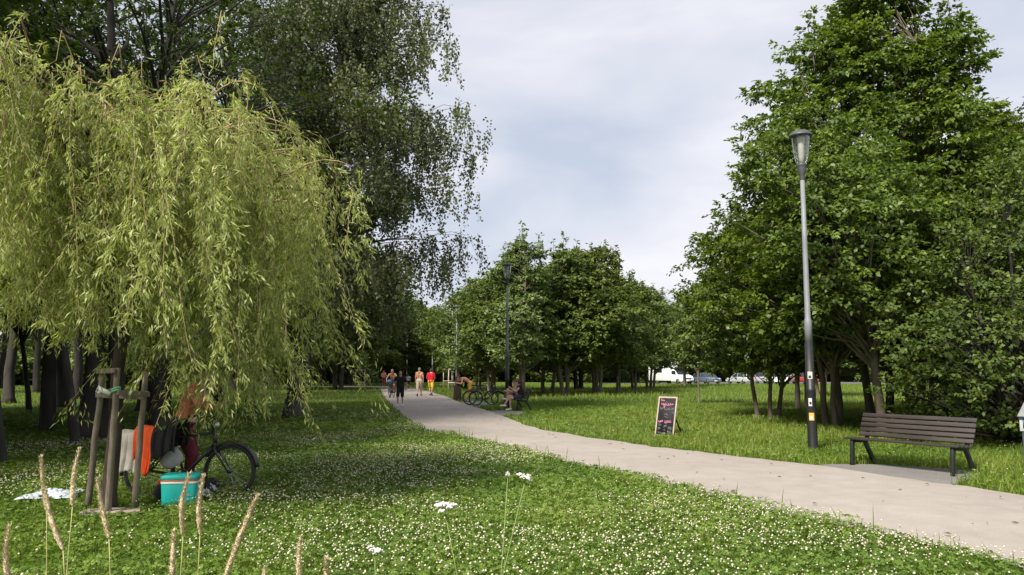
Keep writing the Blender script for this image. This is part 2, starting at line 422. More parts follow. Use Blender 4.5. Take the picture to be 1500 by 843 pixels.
# ------------------------------------------------------------------ ground, path, pads
def catmull(P, n=14):
    P = np.asarray(P, float)
    Q = np.concatenate([[2 * P[0] - P[1]], P, [2 * P[-1] - P[-2]]])
    out = []
    for i in range(1, len(Q) - 2):
        for t in np.linspace(0, 1, n, endpoint=False):
            a, b, c, d = Q[i - 1:i + 3]
            out.append(0.5 * ((2 * b) + (-a + c) * t + (2 * a - 5 * b + 4 * c - d) * t * t + (-a + 3 * b - 3 * c + d) * t ** 3))
    out.append(P[-1])
    return np.array(out)

def resample(P, n):
    s = np.concatenate([[0], np.cumsum(np.linalg.norm(np.diff(P, axis=0), axis=1))])
    u = np.linspace(0, s[-1], n)
    return np.stack([np.interp(u, s, P[:, k]) for k in range(2)], -1)

E1 = [(11.5, -12), (8.9, -5), (6.5, 0.5)] + [G(*p) for p in [(1500, 835), (1300, 788), (1100, 742), (950, 705), (800, 671), (700, 648), (640, 635), (605, 622), (583, 605), (570, 590), (560, 577), (553, 568.5)]] + [(-16.5, 82), (-24, 88), (-40, 95), (-70, 104)]
E2 = [(16.0, -12), (13.5, -5), (11.2, 0.5), (9.2, 5.2)] + [G(*p) for p in [(1500, 727), (1390, 710), (1190, 683), (1000, 660), (860, 641), (780, 626), (720, 604), (680, 592), (655, 582), (635, 576), (615, 570.5)]] + [(-9.8, 81), (-14, 88), (-24, 93), (-40, 99), (-70, 108)]
E1 = resample(catmull(E1), 420); E2 = resample(catmull(E2), 420)
_rj = np.random.default_rng(77)
for _E in (E1, E2):      # the worn, uneven edge of the path
    _k = np.arange(len(_E))
    _E += (.035 * np.sin(_k * .9 + 1) + .03 * np.sin(_k * .37) + .04 * _rj.normal(0, 1, len(_E)))[:, None] * np.array([.92, .38])
PATH_POLY = np.concatenate([E1, E2[::-1]])

def inside(poly, x, y):
    r = np.zeros(len(x), bool)
    j = len(poly) - 1
    for i in range(len(poly)):
        xi, yi = poly[i]; xj, yj = poly[j]
        if yi != yj:
            c = ((yi > y) != (yj > y)) & (x < (xj - xi) * (y - yi) / (yj - yi) + xi)
            r ^= c
        j = i
    return r

rngN = np.random.default_rng(5)
_ph = rngN.uniform(0, 2 * pi, (4, 8)); _dr = rngN.uniform(0, 2 * pi, (4, 8)); _fq = rngN.uniform(0.6, 1.8, (4, 8))
def vn(x, y, freq, k=0):
    """smooth patchy noise, about -1..1"""
    s = 0
    for i in range(8):
        f = freq * _fq[k, i]
        s = s + np.sin(x * f * np.cos(_dr[k, i]) + y * f * np.sin(_dr[k, i]) + _ph[k, i] + 0.6 * np.sin(y * f * 0.7 + i))
    return s / 4.0

g = Acc()
def gridsheet(acc, x0, x1, y0, y1, nx, ny, zf):
    xs, ys = np.linspace(x0, x1, nx), np.linspace(y0, y1, ny)
    X, Y = np.meshgrid(xs, ys)
    v = np.stack([X, Y, zf(X, Y)], -1).reshape(-1, 3)
    i = np.arange(nx * ny).reshape(ny, nx)
    q = np.stack([i[:-1, :-1], i[:-1, 1:], i[1:, 1:], i[1:, :-1]], -1).reshape(-1, 4)
    acc.add(v, q)
gridsheet(g, -900, 900, -300, 1500, 61, 61, lambda X, Y: X * 0 - 0.004)
tag(g.build('ground', M['ground']), kind='structure')

p = Acc()
n = len(E1); K = 9
rows = np.stack([E1 * (1 - t) + E2 * t for t in np.linspace(0, 1, K)], 1)
crown = 0.035 * (1 - (2 * np.linspace(0, 1, K) - 1) ** 2)
v = np.concatenate([rows, np.broadcast_to((0.012 + crown)[None, :, None], (n, K, 1))], -1).reshape(-1, 3)
i = np.arange(n * K).reshape(n, K)
p.add(v, np.stack([i[:-1, :-1], i[:-1, 1:], i[1:, 1:], i[1:, :-1]], -1).reshape(-1, 4))
tag(p.build('path', M['path']), kind='structure')

def pad(name, pts, z, m):
    a = Acc(); P = np.array(pts, float); c = P.mean(0)
    v = [(x, y, z) for x, y in P] + [(c[0], c[1], z)]
    k = len(P)
    a.add(v, None, [(k, i, (i + 1) % k) for i in range(k)])
    return tag(a.build(name, m, smooth=False), kind='structure')
PAD1 = [G(*q) for q in [(1178, 684), (1215, 681), (1290, 681), (1370, 686.5), (1436, 693), (1446, 698), (1420, 704), (1390, 712), (1300, 702)]]
PAD2 = [G(*q) for q in [(713, 603), (745, 601), (772, 604), (760, 608), (733, 610)]]
PAD3 = [G(*q) for q in [(668, 590), (692, 588), (730, 592), (722, 596), (690, 597)]]
pad('bench_paving', PAD1, 0.008, M['pad']); pad('bench_paving', PAD2, 0.008, M['pad']); pad('bench_paving', PAD3, 0.008, M['pad'])
PADS = [np.array(PAD1), np.array(PAD2), np.array(PAD3)]
a = Acc(); gridsheet(a, 12, 130, 107, 124, 8, 4, lambda X, Y: X * 0 + 0.01)
tag(a.build('car_park', M['asphalt']), kind='structure')

# ------------------------------------------------------------------ grass, clover, flowers (ground cover nobody could count)
rng = np.random.default_rng(11)
def sector(n, d0, d1, ang=44):
    th = rng.uniform(-RAD(ang), RAD(ang), n)
    d = np.sqrt(rng.uniform(d0 * d0, d1 * d1, n))
    return d * np.sin(th), d * np.cos(th)

def keep_off(x, y, margin=0.0):
    k = ~inside(PATH_POLY, x, y)
    for q in PADS: k &= ~inside(q, x, y)
    return k

def right_side(x, y):
    """True on the far (right hand) side of the path, where the grass stands taller"""
    xe = np.interp(y, E2[:, 1][:330], E2[:, 0][:330])
    return x > xe - 0.2

def path_dist(x, y):
    d = np.full(len(x), 99.0)
    for E in (E1, E2):
        S = E[::4]
        for k in range(len(S)):
            d = np.minimum(d, np.hypot(x - S[k, 0], y - S[k, 1]))
    return d

def blades(acc, n, d0, d1, h, w, seg2=True, tint_shift=0.0):
    x, y = sector(n, d0, d1)
    k = keep_off(x, y); x, y = x[k], y[k]; n = len(x)
    rs = right_side(x, y)
    nz = vn(x, y, 0.8, 0); nf = vn(x, y, 3.1, 1)
    H = h * (0.75 + 0.35 * nz.clip(-1, 1) + 0.25 * nf.clip(-1, 1)) * rng.uniform(0.5, 1.35, n)
    H = np.where(rs, H * 1.45, H).clip(0.02)
    W = w * rng.uniform(0.6, 1.4, n)
    a = rng.uniform(0, 2 * pi, n); lean = rng.uniform(0.1, 0.8, n) * H
    dx, dy = np.cos(a), np.sin(a)
    b = rng.uniform(0, 2 * pi, n)
    sx, sy = np.cos(b) * W / 2, np.sin(b) * W / 2
    z0 = np.zeros(n) - 0.01
    tint = (0.42 + 0.16 * nz + 0.14 * nf + 0.14 * vn(x, y, .22, 2) + rng.normal(0, 0.17, n) + np.where(rs, 0.04, -0.02) + tint_shift).clip(0, 1)
    tint = np.where(rng.random(n) < .035, 1.0, tint)
    if seg2:
        V = np.stack([np.stack([x - sx, y - sy, z0], -1), np.stack([x + sx, y + sy, z0], -1),
                      np.stack([x + dx * lean * .4 + sx * .8, y + dy * lean * .4 + sy * .8, H * .6], -1),
                      np.stack([x + dx * lean * .4 - sx * .8, y + dy * lean * .4 - sy * .8, H * .6], -1),
                      np.stack([x + dx * lean, y + dy * lean, H], -1)], 1)
        i = np.arange(n)[:, None] * 5
        acc.add(V, i + np.array([0, 1, 2, 3]), i + np.array([3, 2, 4]), np.repeat(tint, 5))
    else:
        V = np.stack([np.stack([x - sx, y - sy, z0], -1), np.stack([x + sx, y + sy, z0], -1),
                      np.stack([x + dx * lean, y + dy * lean, H], -1)], 1)
        i = np.arange(n)[:, None] * 3
        acc.add(V, None, i + np.array([0, 1, 2]), np.repeat(tint, 3))

a = Acc()
blades(a, 50000, 3.6, 10.5, 0.10, 0.0085)
blades(a, 100000, 10.5, 20, 0.12, 0.013)
blades(a, 150000, 20, 42, 0.13, 0.022, False)
blades(a, 130000, 42, 105, 0.16, 0.05, False)
# longer grass left standing along both edges of the path
for E in (E1, E2):
    nE = 1500
    ii = rng.integers(20, 240, nE); t = rng.uniform(0, 1, nE)[:, None]
    P = E[ii] * (1 - t) + E[ii + 1] * t + rng.normal(0, 0.09, (nE, 2))
    P = P[keep_off(P[:, 0], P[:, 1])]
    for (bx, by) in P[~inside(PATH_POLY, P[:, 0], P[:, 1])]:
        if by > 34 or by < 4: continue
        H = rng.uniform(0.10, 0.34) if rng.random() < .25 else rng.uniform(.08, .17); an = rng.uniform(0, 2 * pi); ln = H * rng.uniform(.1, .5); w = 0.004 + by * 0.0003
        ex, ey = cos(an) * ln, sin(an) * ln
        a.add([(bx - w, by, 0), (bx + w, by, 0), (bx + ex * .4 + w * .7, by + ey * .4, H * .6), (bx + ex * .4 - w * .7, by + ey * .4, H * .6), (bx + ex, by + ey, H)],
              [(0, 1, 2, 3)], [(3, 2, 4)], np.full(5, rng.uniform(.3, .8)))
tag(a.build('grass', M['grass']), kind='stuff')

def clover(acc, n, d0, d1, L):
    x, y = sector(n, d0, d1)
    k = keep_off(x, y); x, y = x[k], y[k]
    k = (~right_side(x, y)) | (rng.random(len(x)) < 0.35)
    x, y = x[k], y[k]; n = len(x)
    nz = vn(x, y, 0.8, 0); nf = vn(x, y, 3.1, 1)
    z = 0.02 + (0.055 + 0.03 * nz + 0.025 * nf).clip(0.01) * rng.uniform(0.3, 1.5, n)
    a0 = rng.uniform(0, 2 * pi, n)
    tint = (0.45 + 0.15 * nz + 0.14 * nf + rng.normal(0, 0.15, n)).clip(0, 1)
    N = norm(np.stack([rng.normal(0, .45, n), rng.normal(0, .45, n), np.ones(n)], -1))
    C = np.stack([x, y, z], -1)
    for k3 in range(3):
        an = a0 + k3 * 2.094
        D = np.stack([np.cos(an), np.sin(an), np.zeros(n)], -1)
        D = norm(D - N * (D * N).sum(-1, keepdims=True)); S = np.cross(N, D)
        l = (L * rng.uniform(.7, 1.25, n))[:, None]
        V = np.stack([C, C + D * l * .6 + S * l * .45, C + D * l, C + D * l * .6 - S * l * .45], 1)
        acc.add(V, np.arange(n)[:, None] * 4 + np.arange(4), None, np.repeat(tint, 4))
a = Acc()
clover(a, 52000, 3.6, 10.5, 0.027)
clover(a, 60000, 10.5, 20, 0.038)
clover(a, 26000, 20, 36, 0.07)
tag(a.build('clover', M['clover']), kind='stuff')

def flowers(acc, n, d0, d1, r, hz=0.11):
    x, y = sector(n, d0, d1)
    pk = 0.46 + 0.75 * vn(x, y, 0.75, 2) + 0.75 * vn(x, y, 2.6, 3)
    k = keep_off(x, y) & (rng.random(len(x)) < pk.clip(0.03, 1))
    rs = right_side(x, y)
    k &= (~rs) | (rng.random(len(x)) < 0.04)
    k &= (np.hypot(x, y) < 20) | (x > -6.5) | (rng.random(len(x)) < .2)
    x, y = x[k], y[k]; n = len(x)
    R = r * rng.uniform(.55, 1.25, n)
    z = hz * rng.uniform(.7, 1.5, n)
    C = np.stack([x, y, z], -1)
    O = np.array([[1, 0, .1], [.3, .95, -.1], [-.8, .6, .1], [-.8, -.6, -.1], [.3, -.95, .1], [0, 0, .95], [0, 0, -.7]])
    th = rng.uniform(0, 2 * pi, n)
    c_, s_ = np.cos(th), np.sin(th)
    Ov = np.stack([O[None, :, 0] * c_[:, None] - O[None, :, 1] * s_[:, None], O[None, :, 0] * s_[:, None] + O[None, :, 1] * c_[:, None],
                   np.broadcast_to(O[None, :, 2], (n, 7))], -1)
    V = C[:, None] + Ov * R[:, None, None]
    F = np.array([(i, (i + 1) % 5, 5) for i in range(5)] + [((i + 1) % 5, i, 6) for i in range(5)])
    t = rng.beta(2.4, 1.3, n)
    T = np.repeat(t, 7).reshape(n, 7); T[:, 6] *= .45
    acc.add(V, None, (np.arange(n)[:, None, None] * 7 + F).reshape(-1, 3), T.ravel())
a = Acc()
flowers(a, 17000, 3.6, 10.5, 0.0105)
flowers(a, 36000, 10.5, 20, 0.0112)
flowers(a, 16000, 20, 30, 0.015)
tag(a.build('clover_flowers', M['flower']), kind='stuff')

# dead leaves and bits on the path
a = Acc(); nE = 420
ii = rng.integers(24, 290, nE); t = rng.beta(.7, .7, nE)[:, None]
P = E1[ii] * (1 - t) + E2[ii] * t
for (bx, by) in P:
    L = rng.uniform(.012, .045); an = rng.uniform(0, 2 * pi); d = np.array([cos(an), sin(an), 0]); s_ = np.array([-sin(an), cos(an), 0]) * rng.uniform(.25, .6)
    c = np.array([bx, by, .055])
    a.add([c - d * L, c + s_ * L + [0, 0, .008], c + d * L, c - s_ * L + [0, 0, .012]], [(0, 1, 2, 3)], None, np.full(4, rng.random()))
tag(a.build('fallen_leaves', M['dead_leaf'], smooth=False), kind='stuff')

# ------------------------------------------------------------------ trees
def leaves(acc, P, D, N, L, W, tint, droop=0.15):
    n = len(P)
    D = norm(D); N = norm(N - D * (D * N).sum(-1, keepdims=True)); S = np.cross(D, N)
    L = np.asarray(L)[:, None]; W = np.asarray(W)[:, None]
    V = np.stack([P, P + D * L * .45 + S * W * .5 + N * W * .15, P + D * L - N * L * droop, P + D * L * .45 - S * W * .5 + N * W * .15], 1)
    acc.add(V, np.arange(n)[:, None] * 4 + np.arange(4), None, np.repeat(np.clip(tint, 0, 1), 4))

def bend(p0, p1, sag, rg, n=6, wob=0.06):
    """a curved limb from p0 to p1, lifted in the middle by sag"""
    p0, p1 = np.array(p0, float), np.array(p1, float)
    t = np.linspace(0, 1, n)[:, None]
    L = np.linalg.norm(p1 - p0)
    return p0 * (1 - t) + p1 * t + np.sin(t * pi) * (np.array([[0, 0, sag]]) + rg.normal(0, wob * L, (1, 3)))

def broadleaf(seed, H, R, base, n_clump, per, leafL, leafW, env, stems=((0, 0, 0),), r0=0.16, clump_r=0.55, flat=0.55, spires=0,
              inner=0.45, droop=0.2, lobes=0.22, fork=0.5, name='tree', keep=None, axis=(0, 0)):
    """trunk + crown meshes. env(t) = crown radius (fraction of R) at height fraction t between base and H; axis = how far the crown's axis drifts by the top"""
    rg = np.random.default_rng(seed)
    tr, cr_ = Acc(), Acc()
    lob = rg.uniform(0, 2 * pi, 5)
    def radius(t, th):
        f = 1 + lobes * (np.sin(2 * th + lob[0] + 5 * t) * .6 + np.sin(3 * th + lob[1] - 7 * t) * .6 + np.sin(5 * th + lob[2] + 11 * t) * .4)
        return R * env(t) * f
    ax = np.array(axis)
    # stems
    paths = []
    for (ox, oy, lean) in stems:
        th = math.atan2(oy, ox) if (ox or oy) else rg.uniform(0, 2 * pi)
        top = H * rg.uniform(.80, .93) if len(stems) == 1 else H * rg.uniform(.58, .84)
        zz = np.linspace(0, top, 11)
        wob = np.cumsum(rg.normal(0, .05, (11, 2)), 0) * H / 12
        px = ox + np.cos(th) * lean * zz / top + wob[:, 0] + ax[0] * (zz / H) ** 1.3
        py = oy + np.sin(th) * lean * zz / top + wob[:, 1] + ax[1] * (zz / H) ** 1.3
        P = np.stack([px, py, zz], -1); P[0, 2] = -0.06
        rr = r0 * (1 - zz / top) ** .8 * .88 + r0 * .10; rr[0] *= 1.45
        Pd = np.concatenate([P[:1], [P[0] * .8 + P[1] * .2], P[1:]]); rd = np.concatenate([rr[:1], [r0 * 1.03], rr[1:]])
        tr.tube(Pd, rd, 9)
        paths.append((P, rr))
    # clump centres
    t = rg.uniform(0, 1, n_clump * 3) ; th = rg.uniform(0, 2 * pi, n_clump * 3)
    rad = radius(t, th)
    acc_p = rg.random(len(t)) < (rad / max(rad.max(), 1e-6)) ** .85 + .06
    t, th, rad = t[acc_p][:n_clump], th[acc_p][:n_clump], rad[acc_p][:n_clump]
    rr = rad * (inner + (1 - inner) * rg.uniform(0, 1, len(t)) ** .5) * rg.uniform(.88, 1.08, len(t))
    z = base + t * (H - base)
    C = np.stack([np.cos(th) * rr + ax[0] * (z / H) ** 1.3, np.sin(th) * rr + ax[1] * (z / H) ** 1.3, z], -1)
    CR = clump_r * rg.uniform(.65, 1.35, len(C)) * (0.75 + 0.25 * env(t))
    if keep is not None:
        k = keep(C); C, CR = C[k], CR[k]
    # spires: thin leaders standing out of the top
    for s in range(spires):
        a_, q = rg.uniform(0, 2 * pi), R * rg.uniform(0.0, .55)
        zb = base + (H - base) * (rg.uniform(.72, .92) - .30 * q / R); zt = zb + rg.uniform(.10, .26) * H
        b0 = np.array([cos(a_) * q + ax[0], sin(a_) * q + ax[1], zb])
        pts = np.array([b0 + [rg.normal(0, .06), rg.normal(0, .06), zz] for zz in np.linspace(0, zt - zb, 6)])
        tr.tube(pts, np.linspace(.03, .008, 6), 5)
        C = np.concatenate([C, pts]); CR = np.concatenate([CR, np.linspace(1.0, .38, 6) * clump_r])
    # limbs
    for k in range(0, len(C), 2):
        P, r_ = paths[rg.integers(len(paths))] if len(paths) > 1 else paths[0]
        if len(paths) > 1:
            d = [np.linalg.norm((pp[5] - C[k])[:2]) for pp, _ in paths]; P, r_ = paths[int(np.argmin(d))]
        za = max(base * .55, C[k, 2] - fork * np.hypot(*(C[k, :2] - P[5, :2])) - rg.uniform(0, .6))
        if za < base * 1.1: za = rg.uniform(base * .6, base * 1.35)
        za = min(za, P[-1, 2] * .97)
        j = np.interp(za, P[:, 2], np.arange(len(P)))
        A = np.array([np.interp(j, np.arange(len(P)), P[:, q]) for q in range(3)])
        ra = np.interp(j, np.arange(len(P)), r_)
        L = np.linalg.norm(C[k] - A)
        b = bend(A, C[k], L * rg.uniform(-.02, .10), rg, 5, .05)
        rl = min(ra * .6, .012 + L * .014)
        tr.tube(b, np.linspace(rl, .006, 5), 5, cap=False)
    # leaves
    n = len(C)
    kk = np.maximum((per * (CR / clump_r) ** 1.6 * rg.uniform(.6, 1.3, n)).astype(int), 4)
    I = np.repeat(np.arange(n), kk); m = len(I)
    nspr = 7
    az = rg.uniform(0, 2 * pi, (n, nspr)); el = rg.normal(0.05, .55, (n, nspr))
    sp = rg.integers(0, nspr, m)
    A_, E_ = az[I, sp], el[I, sp]
    D = np.stack([np.cos(A_) * np.cos(E_), np.sin(A_) * np.cos(E_), np.sin(E_) * flat * 1.6], -1)
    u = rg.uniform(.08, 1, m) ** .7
    P = C[I] + D * (CR[I] * u)[:, None] + rg.normal(0, .10, (m, 3)) * CR[I][:, None] * np.array([1, 1, flat])
    outw = P - np.array([ax[0] * .5, ax[1] * .5, 0]); outw[:, 2] = 0; outw = norm(outw)
    Dl = norm(D * .7 + outw * .4 + rg.normal(0, .55, (m, 3)) + np.array([0, 0, -droop]))
    Nl = norm(np.array([0, 0, 1.0]) + outw * .5 + rg.normal(0, .36, (m, 3)))
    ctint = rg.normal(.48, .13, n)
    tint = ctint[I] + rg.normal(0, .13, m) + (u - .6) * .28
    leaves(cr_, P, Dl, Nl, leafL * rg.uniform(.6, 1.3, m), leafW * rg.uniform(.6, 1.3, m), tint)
    return tr.mesh(name + '_trunk'), cr_.mesh(name + '_crown')

TREE = {}
def proto(key, meshes, bark, leaf):
    meshes[0].materials.append(bark); meshes[1].materials.append(leaf)
    TREE[key] = meshes

def plant(key, name, label, loc, rz=0.0, sc_=1.0, group=None, cat='tree'):
    r = thing(name, label, cat, loc, rz, group)
    r.scale = (sc_, sc_, sc_) if not hasattr(sc_, '__len__') else sc_
    for nm, me in zip(('trunk', 'crown', 'twigs'), TREE[key]):
        o = bpy.data.objects.new(nm, me); COL.objects.link(o); o.parent = r
    return r

def ovoid(lo=.55, pk=.35):
    def f(t):
        t = np.asarray(t, float)
        return np.where(t < pk, lo + (1 - lo) * np.sin(t / pk * pi / 2), np.cos((t - pk) / (1 - pk) * pi / 2).clip(0) ** .75)
    return f
def cone(lo=.8, pk=.15, pw=.85):
    def f(t):
        t = np.asarray(t, float)
        return np.where(t < pk, lo + (1 - lo) * t / pk, ((1 - t) / (1 - pk)).clip(0) ** pw)
    return f

# --- the weeping willow
def willow():
    rg = np.random.default_rng(3)
    tr, crn, tw = Acc(), Acc(), Acc()
    H = 5.45
    P = np.array([[0, 0, -.05], [.01, 0, .25], [.03, .02, .9], [.02, .03, 1.6], [.06, .05, 2.3], [.12, .05, 3.0], [.16, .06, 3.7]])
    tr.tube(P, [.115, .085, .075, .07, .066, .058, .04], 10)
    strands = []
    def bottom(x, y):
        """how low the hanging shoots reach"""
        w = (x - 4.6) / (8.9 + y)            # bearing from the path's mouth: the shoots are trimmed over the bicycle
        if w < -.487: z = 1.85
        elif w < -.447: z = 1.42
        elif w < -.408: return 1.60 + abs(rg.normal(0, .12)) + (.06 if y < -.5 else 0)
        elif w < -.345: z = .90
        elif w < -.30: z = 1.15
        elif w < -.25: z = 1.55
        elif w < -.21: z = 1.95
        else: z = 2.3
        if y < -.5 and w < -.408: z += .12
        return z + abs(rg.normal(0, .36))
    # scaffold: main arms that arch outwards
    arms = []
    nA = 44
    for k in range(nA):
        th = k * 2.399 + rg.uniform(-.3, .3)
        R = 2.7 * sqrt(rg.uniform(.10, 1.0))
        if cos(th) > .2: R = min(R, 2.55)
        z0 = rg.uniform(1.9, 3.6)
        apex = 5.16 - max(0, 1.3 - R) * .45 - .18 * R ** 1.45 + rg.uniform(-.35, .15)
        if k % 7 == 6: R = rg.uniform(.35, .95); z0 = rg.uniform(3.0, 3.6); apex = rg.uniform(4.25, 4.75)     # short arms filling the middle
        if cos(th) > 0: apex -= .36 * R * cos(th)
        A = np.array([np.interp(z0, P[:, 2], P[:, q]) for q in range(3)])
        tip = np.array([cos(th) * R, sin(th) * R, apex])
        t = np.linspace(0, 1, 12)[:, None]
        ctrl = np.array([cos(th) * R * .42, sin(th) * R * .42, apex + .30])
        b = A * (1 - t) ** 2 + 2 * ctrl * t * (1 - t) + tip * t ** 2 + np.cumsum(rg.normal(0, .025, (12, 3)), 0)
        tr.tube(b, np.linspace(.045, .008, 12), 6)
        arms.append(b)
        # side limbs
        for j in range(4):
            i0 = rg.integers(3, 11); s = b[i0]
            a2 = th + rg.uniform(-1.3, 1.3); L = rg.uniform(.4, 1.1)
            e = s + np.array([cos(a2) * L, sin(a2) * L, rg.uniform(-.15, .35)])
            rr = np.hypot(e[0], e[1])
            if rr > 2.75: e[:2] *= 2.75 / rr
            c2 = bend(s, e, .12, rg, 6, .05)
            tw.tube(c2, np.linspace(.016, .005, 6), 5)
            arms.append(c2)
    cand = np.concatenate([b[2:] for b in arms])
    wts = np.hypot(cand[:, 0], cand[:, 1]) ** 1.0 + .45
    wts /= wts.sum()
    nS = 1060
    pick = rg.choice(len(cand), nS, p=wts)
    Pl, Dl, Nl, Ll, Wl, Tl = [], [], [], [], [], []
    hue = np.repeat(rg.normal(.46, .16, len(arms)), [len(b) - 2 for b in arms])
    for c in pick:
        s = cand[c] + rg.normal(0, .10, 3)
        th = math.atan2(s[1], s[0]) + rg.normal(0, .7)
        out = np.array([cos(th), sin(th), 0])
        reach = rg.uniform(.05, .42) if rg.random() < .75 else rg.uniform(.4, .85)
        zb = bottom(s[0] + out[0] * reach, s[1] + out[1] * reach)
        Lmax = rg.uniform(.5, 2.3) if rg.random() < .6 else 9
        drop = min(max(s[2] - zb, .25), Lmax)
        if rg.random() < .22: drop = min(drop, rg.uniform(.10, .5)); up = rg.uniform(.10, .50)
        else: up = rg.uniform(0, .10)
        m = max(5, int(drop / .16))
        t = np.linspace(0, 1, m)
        sway = rg.normal(0, .17, 2)
        pts = s + out * (reach * (1 - np.exp(-3 * t)))[:, None]
        pts[:, 2] += up * np.sin(np.minimum(t * 3, 1) * pi) - drop * t ** 1.25
        pts[:, 0] += sway[0] * t ** 2 * drop + .02 * np.sin(t * 9 + c); pts[:, 1] += sway[1] * t ** 2 * drop
        if rg.random() < .8: tw.tube(pts, np.linspace(.0050, .0022, m), 3, cap=False)
        # leaves along the strand, in short side shoots
        nl = int(drop * 130) + 18
        u = rg.uniform(.02, 1, nl)
        Q = np.stack([np.interp(u, t, pts[:, q]) for q in range(3)], -1)
        tan = norm(np.stack([np.interp(u, t, np.gradient(pts[:, q])) for q in range(3)], -1))
        spread = rg.normal(0, 1, (nl, 3)); spread[:, 2] *= .5
        # leaves sit in tufts: short side shoots leave the strand every few centimetres
        ns = max(4, int(drop * 9)); su = rg.uniform(0, 1, ns); sdv = rg.normal(0, 1, (ns, 3)); sdv[:, 2] *= .45; sdv += out * .25; sdv = norm(sdv); sl_ = rg.uniform(.04, .24, ns) * rg.uniform(.5, 1.4)
        si = rg.integers(0, ns, nl); sv = rg.uniform(0, 1, nl)
        tuft = rg.random(nl) < .68
        u = np.where(tuft, (su[si] + rg.normal(0, .01, nl)).clip(0, 1), u)
        Q = np.stack([np.interp(u, t, pts[:, q]) for q in range(3)], -1)
        tan = norm(np.stack([np.interp(u, t, np.gradient(pts[:, q])) for q in range(3)], -1))
        shoot = np.where(tuft[:, None], sdv[si] * (sl_[si] * sv)[:, None] - np.array([0, 0, .5]) * (sl_[si] * sv ** 2)[:, None], rg.normal(0, .03, (nl, 3)))
        spread = np.where(tuft[:, None], sdv[si] * 1.1 + spread * .55, spread)
        Pl.append(Q + shoot)
        Dl.append(norm(tan * rg.uniform(.45, 1.2) + spread * rg.uniform(.45, .85) + np.array([0, 0, -.25])))
        Nl.append(norm(rg.normal(0, 1, (nl, 3)) + out * .5 + np.array([0, 0, .4])))
        Ll.append(rg.uniform(.04, .10, nl)); Wl.append(rg.uniform(.009, .0155, nl))
        Tl.append(hue[c] + rg.normal(0, .17, nl) + (.2 if rg.random() < .22 else 0))
    leaves(crn, np.concatenate(Pl), np.concatenate(Dl), np.concatenate(Nl), np.concatenate(Ll), np.concatenate(Wl), np.concatenate(Tl), .2)
    return tr.mesh('willow_trunk'), crn.mesh('willow_crown'), tw.mesh('willow_twigs')
_w = willow(); _w[2].materials.append(M['twig'])
proto('willow', _w, M['bark_willow'], M['willow_leaf'])

# --- the tall birch with hanging twigs
def birch(seed=8, H=20.0):
    rg = np.random.default_rng(seed)
    tr, crn = Acc(), Acc()
    zz = np.array([-.08, .3, 1, 2.5, 5, 8, 11, 14, 17, H - .5])
    px = np.array([0, 0, .05, .2, .6, 1.1, 1.3, 1.35, 1.3, 1.2]) ; py = np.array([0, 0, .02, .0, .1, .15, .1, .2, .3, .3])
    P = np.stack([px, py, zz], -1)
    tr.tube(P, [.46, .36, .31, .27, .23, .19, .15, .11, .07, .02], 12)
    Pl, Dl, Nl, Ll, Wl, Tl = [], [], [], [], [], []
    def hang(s, n_str, Lm, spread, hue):
        for _ in range(n_str):
            q0 = s + rg.normal(0, 1, 3) * np.array([spread, spread, spread * .7])
            L = Lm * rg.uniform(.35, 1.25)
            if q0[2] - L < 1.7: L = max(q0[2] - rg.uniform(1.7, 2.6), .3)
            nl = int(L * 21) + 5
            u = rg.uniform(0, 1, nl)
            sw = rg.normal(0, .24, 2); uo = u ** .6
            Q = q0 + np.stack([sw[0] * uo * L + .05 * np.sin(u * 5 + L * 9), sw[1] * uo * L, -u * L], -1)
            Pl.append(Q + rg.normal(0, .06, (nl, 3)))
            Dl.append(norm(rg.normal(0, .7, (nl, 3)) + np.array([0, 0, -.8])))
            Nl.append(norm(rg.normal(0, 1, (nl, 3)) + np.array([0, 0, .2])))
            Ll.append(rg.uniform(.08, .15, nl)); Wl.append(rg.uniform(.06, .11, nl))
            Tl.append(hue + rg.normal(0, .15, nl))
            if L > .8 and rg.random() < .5:
                tr.tube(np.array([q0, q0 + [sw[0] * L * .5, sw[1] * L * .5, -L * .5], q0 + [sw[0] * L, sw[1] * L, -L]]), [.008, .006, .003], 3, cap=False)
    nB = 92
    for k in range(nB):
        zc = 2.8 + (H - 4.0) * (k / nB) ** .95 + rg.uniform(-.3, .3)
        th = k * 2.399 + rg.uniform(-.3, .3)
        f = (zc - 2.8) / (H - 2.8)
        R = 4.7 * (0.84 + .20 * sin(min(f / .2, 1) * pi / 2)) * (1 - max(0, f - .2) / .8) ** .62 * rg.uniform(.5, 1.06)
        A = np.array([np.interp(zc, zz, px), np.interp(zc, zz, py), zc])
        e = A + np.array([cos(th) * R, sin(th) * R, R * rg.uniform(.10, .50)])
        b = bend(A, e, .18 * R, rg, 8, .05)
        tr.tube(b, np.linspace(.018 + .012 * R, .010, 8), 6, cap=False)
        hue = rg.normal(.48, .12)
        for j in range(2, 8):
            s = b[j]
            hang(s, (4 if f < .45 else 3) if j > 2 else 2, .7 + .26 * R * rg.uniform(.4, 1.3), .20 + .04 * R, hue)
            for _ in range(2):
                a2 = th + rg.uniform(-1.2, 1.2); L = rg.uniform(.25, .35) * R
                e2 = s + np.array([cos(a2) * L, sin(a2) * L, rg.uniform(-.1, .4)])
                tr.tube(bend(s, e2, .1, rg, 4, .04), np.linspace(.012, .006, 4), 4, cap=False)
                hang(e2, 4 if f < .45 else 3, .7 + .17 * R, .20, hue)
    leaves(crn, np.concatenate(Pl), np.concatenate(Dl), np.concatenate(Nl), np.concatenate(Ll), np.concatenate(Wl), np.concatenate(Tl), .1)
    return tr.mesh('birch_trunk'), crn.mesh('birch_crown')
proto('birch', birch(), M['bark_birch'], M['birch_leaf'])

